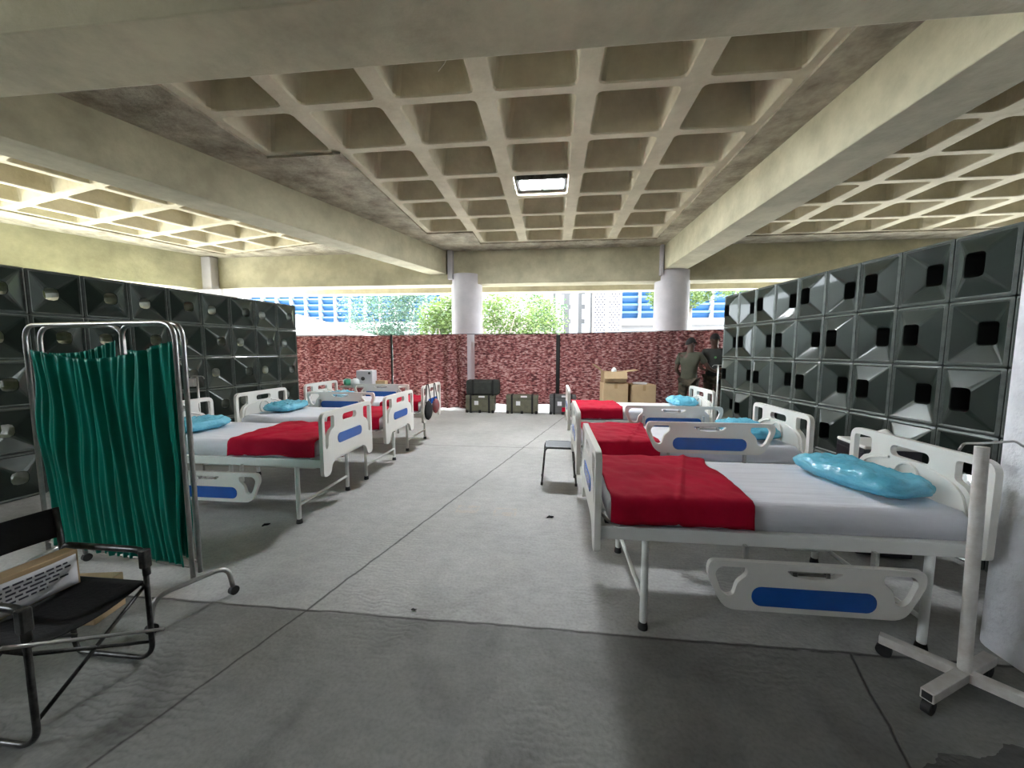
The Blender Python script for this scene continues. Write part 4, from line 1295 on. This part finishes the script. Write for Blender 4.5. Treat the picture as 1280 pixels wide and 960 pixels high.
# ------------------------------------------------------------------ outdoors
def tree(x, y, z, w_, d_, h_, n, leaf, label, ls=0.16, trunk=True, lean=0.0, clumps=12, limbs=6):
    t = empty('tree', (x, y, 0), 0, label, 'tree')
    if trunk:
        b = MB()
        rr = 0.03 * h_ + 0.05
        b.tube([(0, 0, -0.1), (lean * 0.4, 0, z * 0.5), (lean, 0, z)], [rr, rr * 0.8, rr * 0.6], 8)
        for k in range(limbs):
            a = k * 1.1
            b.tube([(lean * 0.7, 0, z * 0.75), (lean + 0.22 * w_ * math.cos(a), 0.2 * d_ * math.sin(a), z + 0.15 * h_), (lean + 0.38 * w_ * math.cos(a), 0.35 * d_ * math.sin(a), z + h_ * (0.25 + 0.08 * k))], [rr * 0.5, rr * 0.35, rr * 0.12], 6)
        b.build('trunk', M['bark'], t, smooth=True)
    cs = [(random.uniform(-0.36, 0.36) * w_, random.uniform(-0.36, 0.36) * d_, z + random.uniform(0.15, 0.9) * h_, random.uniform(0.16, 0.28) * min(w_, h_ * 1.4)) for _ in range(clumps)]
    b = MB()
    for _ in range(n):
        cx, cy, cz, r_ = random.choice(cs)
        q = Vector((random.gauss(0, 1), random.gauss(0, 1), random.gauss(0, 1))).normalized() * r_ * random.uniform(0.55, 1.05)
        p = Vector((cx, cy, cz)) + q
        if p.z < 0.1:
            continue
        Rm = Matrix.Rotation(random.uniform(0, 6.28), 4, 'Z') @ Matrix.Rotation(random.uniform(0, 2.5), 4, 'X')
        s = ls * random.uniform(0.6, 1.2)
        b.add([(-s / 2, 0, 0), (0, -s * 0.28, 0), (s / 2, 0, 0), (0, s * 0.28, 0)], [(0, 1, 2, 3)], 0, Matrix.Translation(p) @ Rm)
    b.build('foliage', M[leaf], t, recalc=False)
    return t
tree(-9.6, 22, 0.9, 6.2, 3.0, 4.6, 11000, 'leaf_blue', 'blue-green leafy tree left of the left column, in front of the blue louvers', 0.17)
tree(-5.2, 19, 0.6, 3.4, 2.4, 3.8, 6500, 'leaf_yellow', 'yellow-green bush just left of the left column', 0.19)
tree(-2.4, 23.2, 1.4, 5.8, 3.0, 4.2, 5500, 'leaf_yellow', 'pale-trunked tree with yellow-green leaves between the columns', 0.21, lean=-1.2)
tree(-0.6, 27, 1.0, 4.0, 2.4, 4.8, 2600, 'leaf', 'green tree behind the white posts between the columns', 0.22)
tree(6.0, 17.4, 3.45, 4.8, 1.6, 1.8, 6500, 'leaf_yellow', 'overhanging yellow-green branches beside the right column', 0.13, limbs=0)
tree(10.4, 20.5, 4.1, 5.4, 2.0, 1.8, 7500, 'leaf_yellow', 'overhanging yellow-green branches above the right block wall', 0.13, limbs=0)

def louver_building(x0, x1, y, z0, z1, ncol, nrow, label, base=True):
    t = empty('louvered_building', ((x0 + x1) / 2, y, 0), 0, label, 'building')
    c = (x0 + x1) / 2
    MB().box(x0 - c - 1, x1 - c + 1, 0.6, 4, -0.1, z1 + 4).build('facade_wall', M['facade'], t)
    MB().box(x0 - c - 0.3, x1 - c + 0.3, -0.25, 0.6, z0 - 0.5, z0).build('sill_band', M['facade'], t)
    cw, ch = (x1 - x0) / ncol, (z1 - z0) / nrow
    for i in range(ncol):
        b = MB()
        for k in range(nrow):
            zz = z0 + k * ch
            b.add([(x0 - c + i * cw + 0.06, 0.35, zz + 0.02), (x0 - c + (i + 1) * cw - 0.06, 0.35, zz + 0.02), (x0 - c + (i + 1) * cw - 0.06, 0.02, zz + ch * 0.98), (x0 - c + i * cw + 0.06, 0.02, zz + ch * 0.98)], [(0, 1, 2, 3)])
            b.box(x0 - c + i * cw + 0.06, x0 - c + (i + 1) * cw - 0.06, 0.0, 0.04, zz + ch * 0.72, zz + ch * 0.98)
        b.build('louver_bay', M['louver'], t)
    for i in range(ncol + 1):
        MB().box(x0 - c + i * cw - 0.09, x0 - c + i * cw + 0.09, -0.12, 0.5, z0, z1).build('mullion', M['facade'], t)
    return t
louver_building(-27.5, -9.5, 32, 3.95, 8.8, 13, 9, 'white building with blue louvers behind the left trees')
louver_building(4.85, 20.6, 30, 3.95, 7.4, 9, 6, 'white building with wide blue louvers seen around the right column')

# low dark vehicle-like store and pale walls between the columns
pk = empty('pink_building', (-3.6, 34, 0), 0, 'pale pink building behind the trees between the columns', 'building')
MB().box(-4.5, 3.4, 0, 4, -0.1, 9).build('facade_wall', M['facade_pink'], pk)
for k in range(5):
    MB().box(-4.0 + 1.5 * k, -3.2 + 1.5 * k, -0.05, 0.1, 4.6, 5.8).build('window', M['dark_glass'], pk)
gr = empty('grey_building', (2.6, 34.6, 0), 0, 'grey building with dark windows behind the white posts', 'building')
MB().box(-2.6, 2.4, 0, 4, -0.1, 9).build('facade_wall', M['facade_grey'], gr)
for k in range(4):
    for j in range(3):
        MB().box(-2.2 + 1.1 * k, -1.6 + 1.1 * k, -0.05, 0.1, 3.0 + 1.3 * j, 3.9 + 1.3 * j).build('window', M['facade'], gr)
for k, (x, w_) in enumerate(((0.95, 0.30), (1.95, 0.42), (2.75, 0.28))):
    tag(MB().box(-w_ / 2, w_ / 2, -0.2, 0.2, -0.05, 7.5).build('white_post', M['facade'], loc=(x * 1.0 - 0.6, 24, 0), bevel=0.03),
        ['slim white outdoor post, left of the three between the columns', 'wide white outdoor post, middle of the three between the columns', 'slim white outdoor post next to the lattice screens'][k], 'post')
lat_post = mat('lattice_post_tan', (0.11, 0.085, 0.07), 0.7, var=0.1)
lat_m = mat('lattice_white', (0.085, 0.085, 0.095), 0.7, var=0.05)
for k, x in enumerate((2.95, 3.85)):
    t = empty('lattice_screen', (x, 24.5, 0), 0, ['tall patterned lattice screen outdoors, left of the pair', 'tall patterned lattice screen outdoors, right of the pair by the blue louvers'][k], 'screen')
    b = MB()
    n = 0
    holes = []
    for j in range(28):
        for i in range(3):
            cx, cz = -0.22 + 0.22 * i + (0.11 if j % 2 else 0) - 0.05, 2.3 + 0.16 * j
            holes.append([(cx - 0.05, cz), (cx, cz - 0.05), (cx + 0.05, cz), (cx, cz + 0.05)])
    b.panel([(-0.36, -0.05), (0.36, -0.05), (0.36, 7.2), (-0.36, 7.2)], holes, -0.05, 0.05, T=TR)
    b.build('lattice_panel', lat_m, t)
    MB().box(-0.36, 0.36, 0.3, 0.34, -0.05, 7.2).build('backing_board', mat('lattice_backing', (0.04, 0.03, 0.05), 0.8, var=0.2), t)
    for s in (-1, 1):
        MB().box(s * 0.40 - 0.05, s * 0.40 + 0.05, -0.1, 0.1, -0.05, 7.3).build('frame_post', lat_post, t)
# white canopy tent at the left
t = empty('canopy_tent', (-11.6, 17.5, 0), 0, 'white canopy tent outdoors above the left camouflage cloth', 'tent')
b = MB()
b.add([(-2.3, -1.8, 2.2), (2.6, -1.8, 2.2), (2.6, 1.8, 2.2), (-2.3, 1.8, 2.2), (-0.9, 0, 3.25)], [(0, 1, 4), (1, 2, 4), (2, 3, 4), (3, 0, 4)])
b.build('canopy', M['tent'], t, solid=0.02)
for x in (-2.2, 2.5):
    for y in (-1.7, 1.7):
        MB().tube([(x, y, -0.05), (x, y, 2.2)], 0.03, 8).build('pole', M['steel'], t, smooth=True)
# pale car past the right column
t = empty('car', (8.6, 17.2, -0.05), 0, 'pale parked car roof seen above the right camouflage cloth', 'car')
b = MB()
b.panel(rounded([(-2.1, 0.35), (2.1, 0.35), (2.1, 0.95), (1.5, 1.25), (0.9, 1.95), (-1.3, 1.98), (-1.9, 1.30), (-2.1, 1.2)], 0.15), [], -0.8, 0.8, T=TR)
b.build('car_body', mat('car_paint', (0.10, 0.10, 0.10), 0.3, var=0.05), t, bevel=0.05)
b = MB()
b.panel(rounded([(-1.7, 1.3), (1.2, 1.3), (0.8, 1.82), (-1.2, 1.85)], 0.08), [], -0.82, 0.82, T=TR)
b.build('side_window', M['dark_glass'], t)
for x in (-1.3, 1.3):
    for y in (-0.75, 0.75):
        MB().cyl((x, y - 0.1, 0.35), (x, y + 0.1, 0.35), 0.35, 24).build('wheel', M['rubber'], t, smooth=True, auto=True)
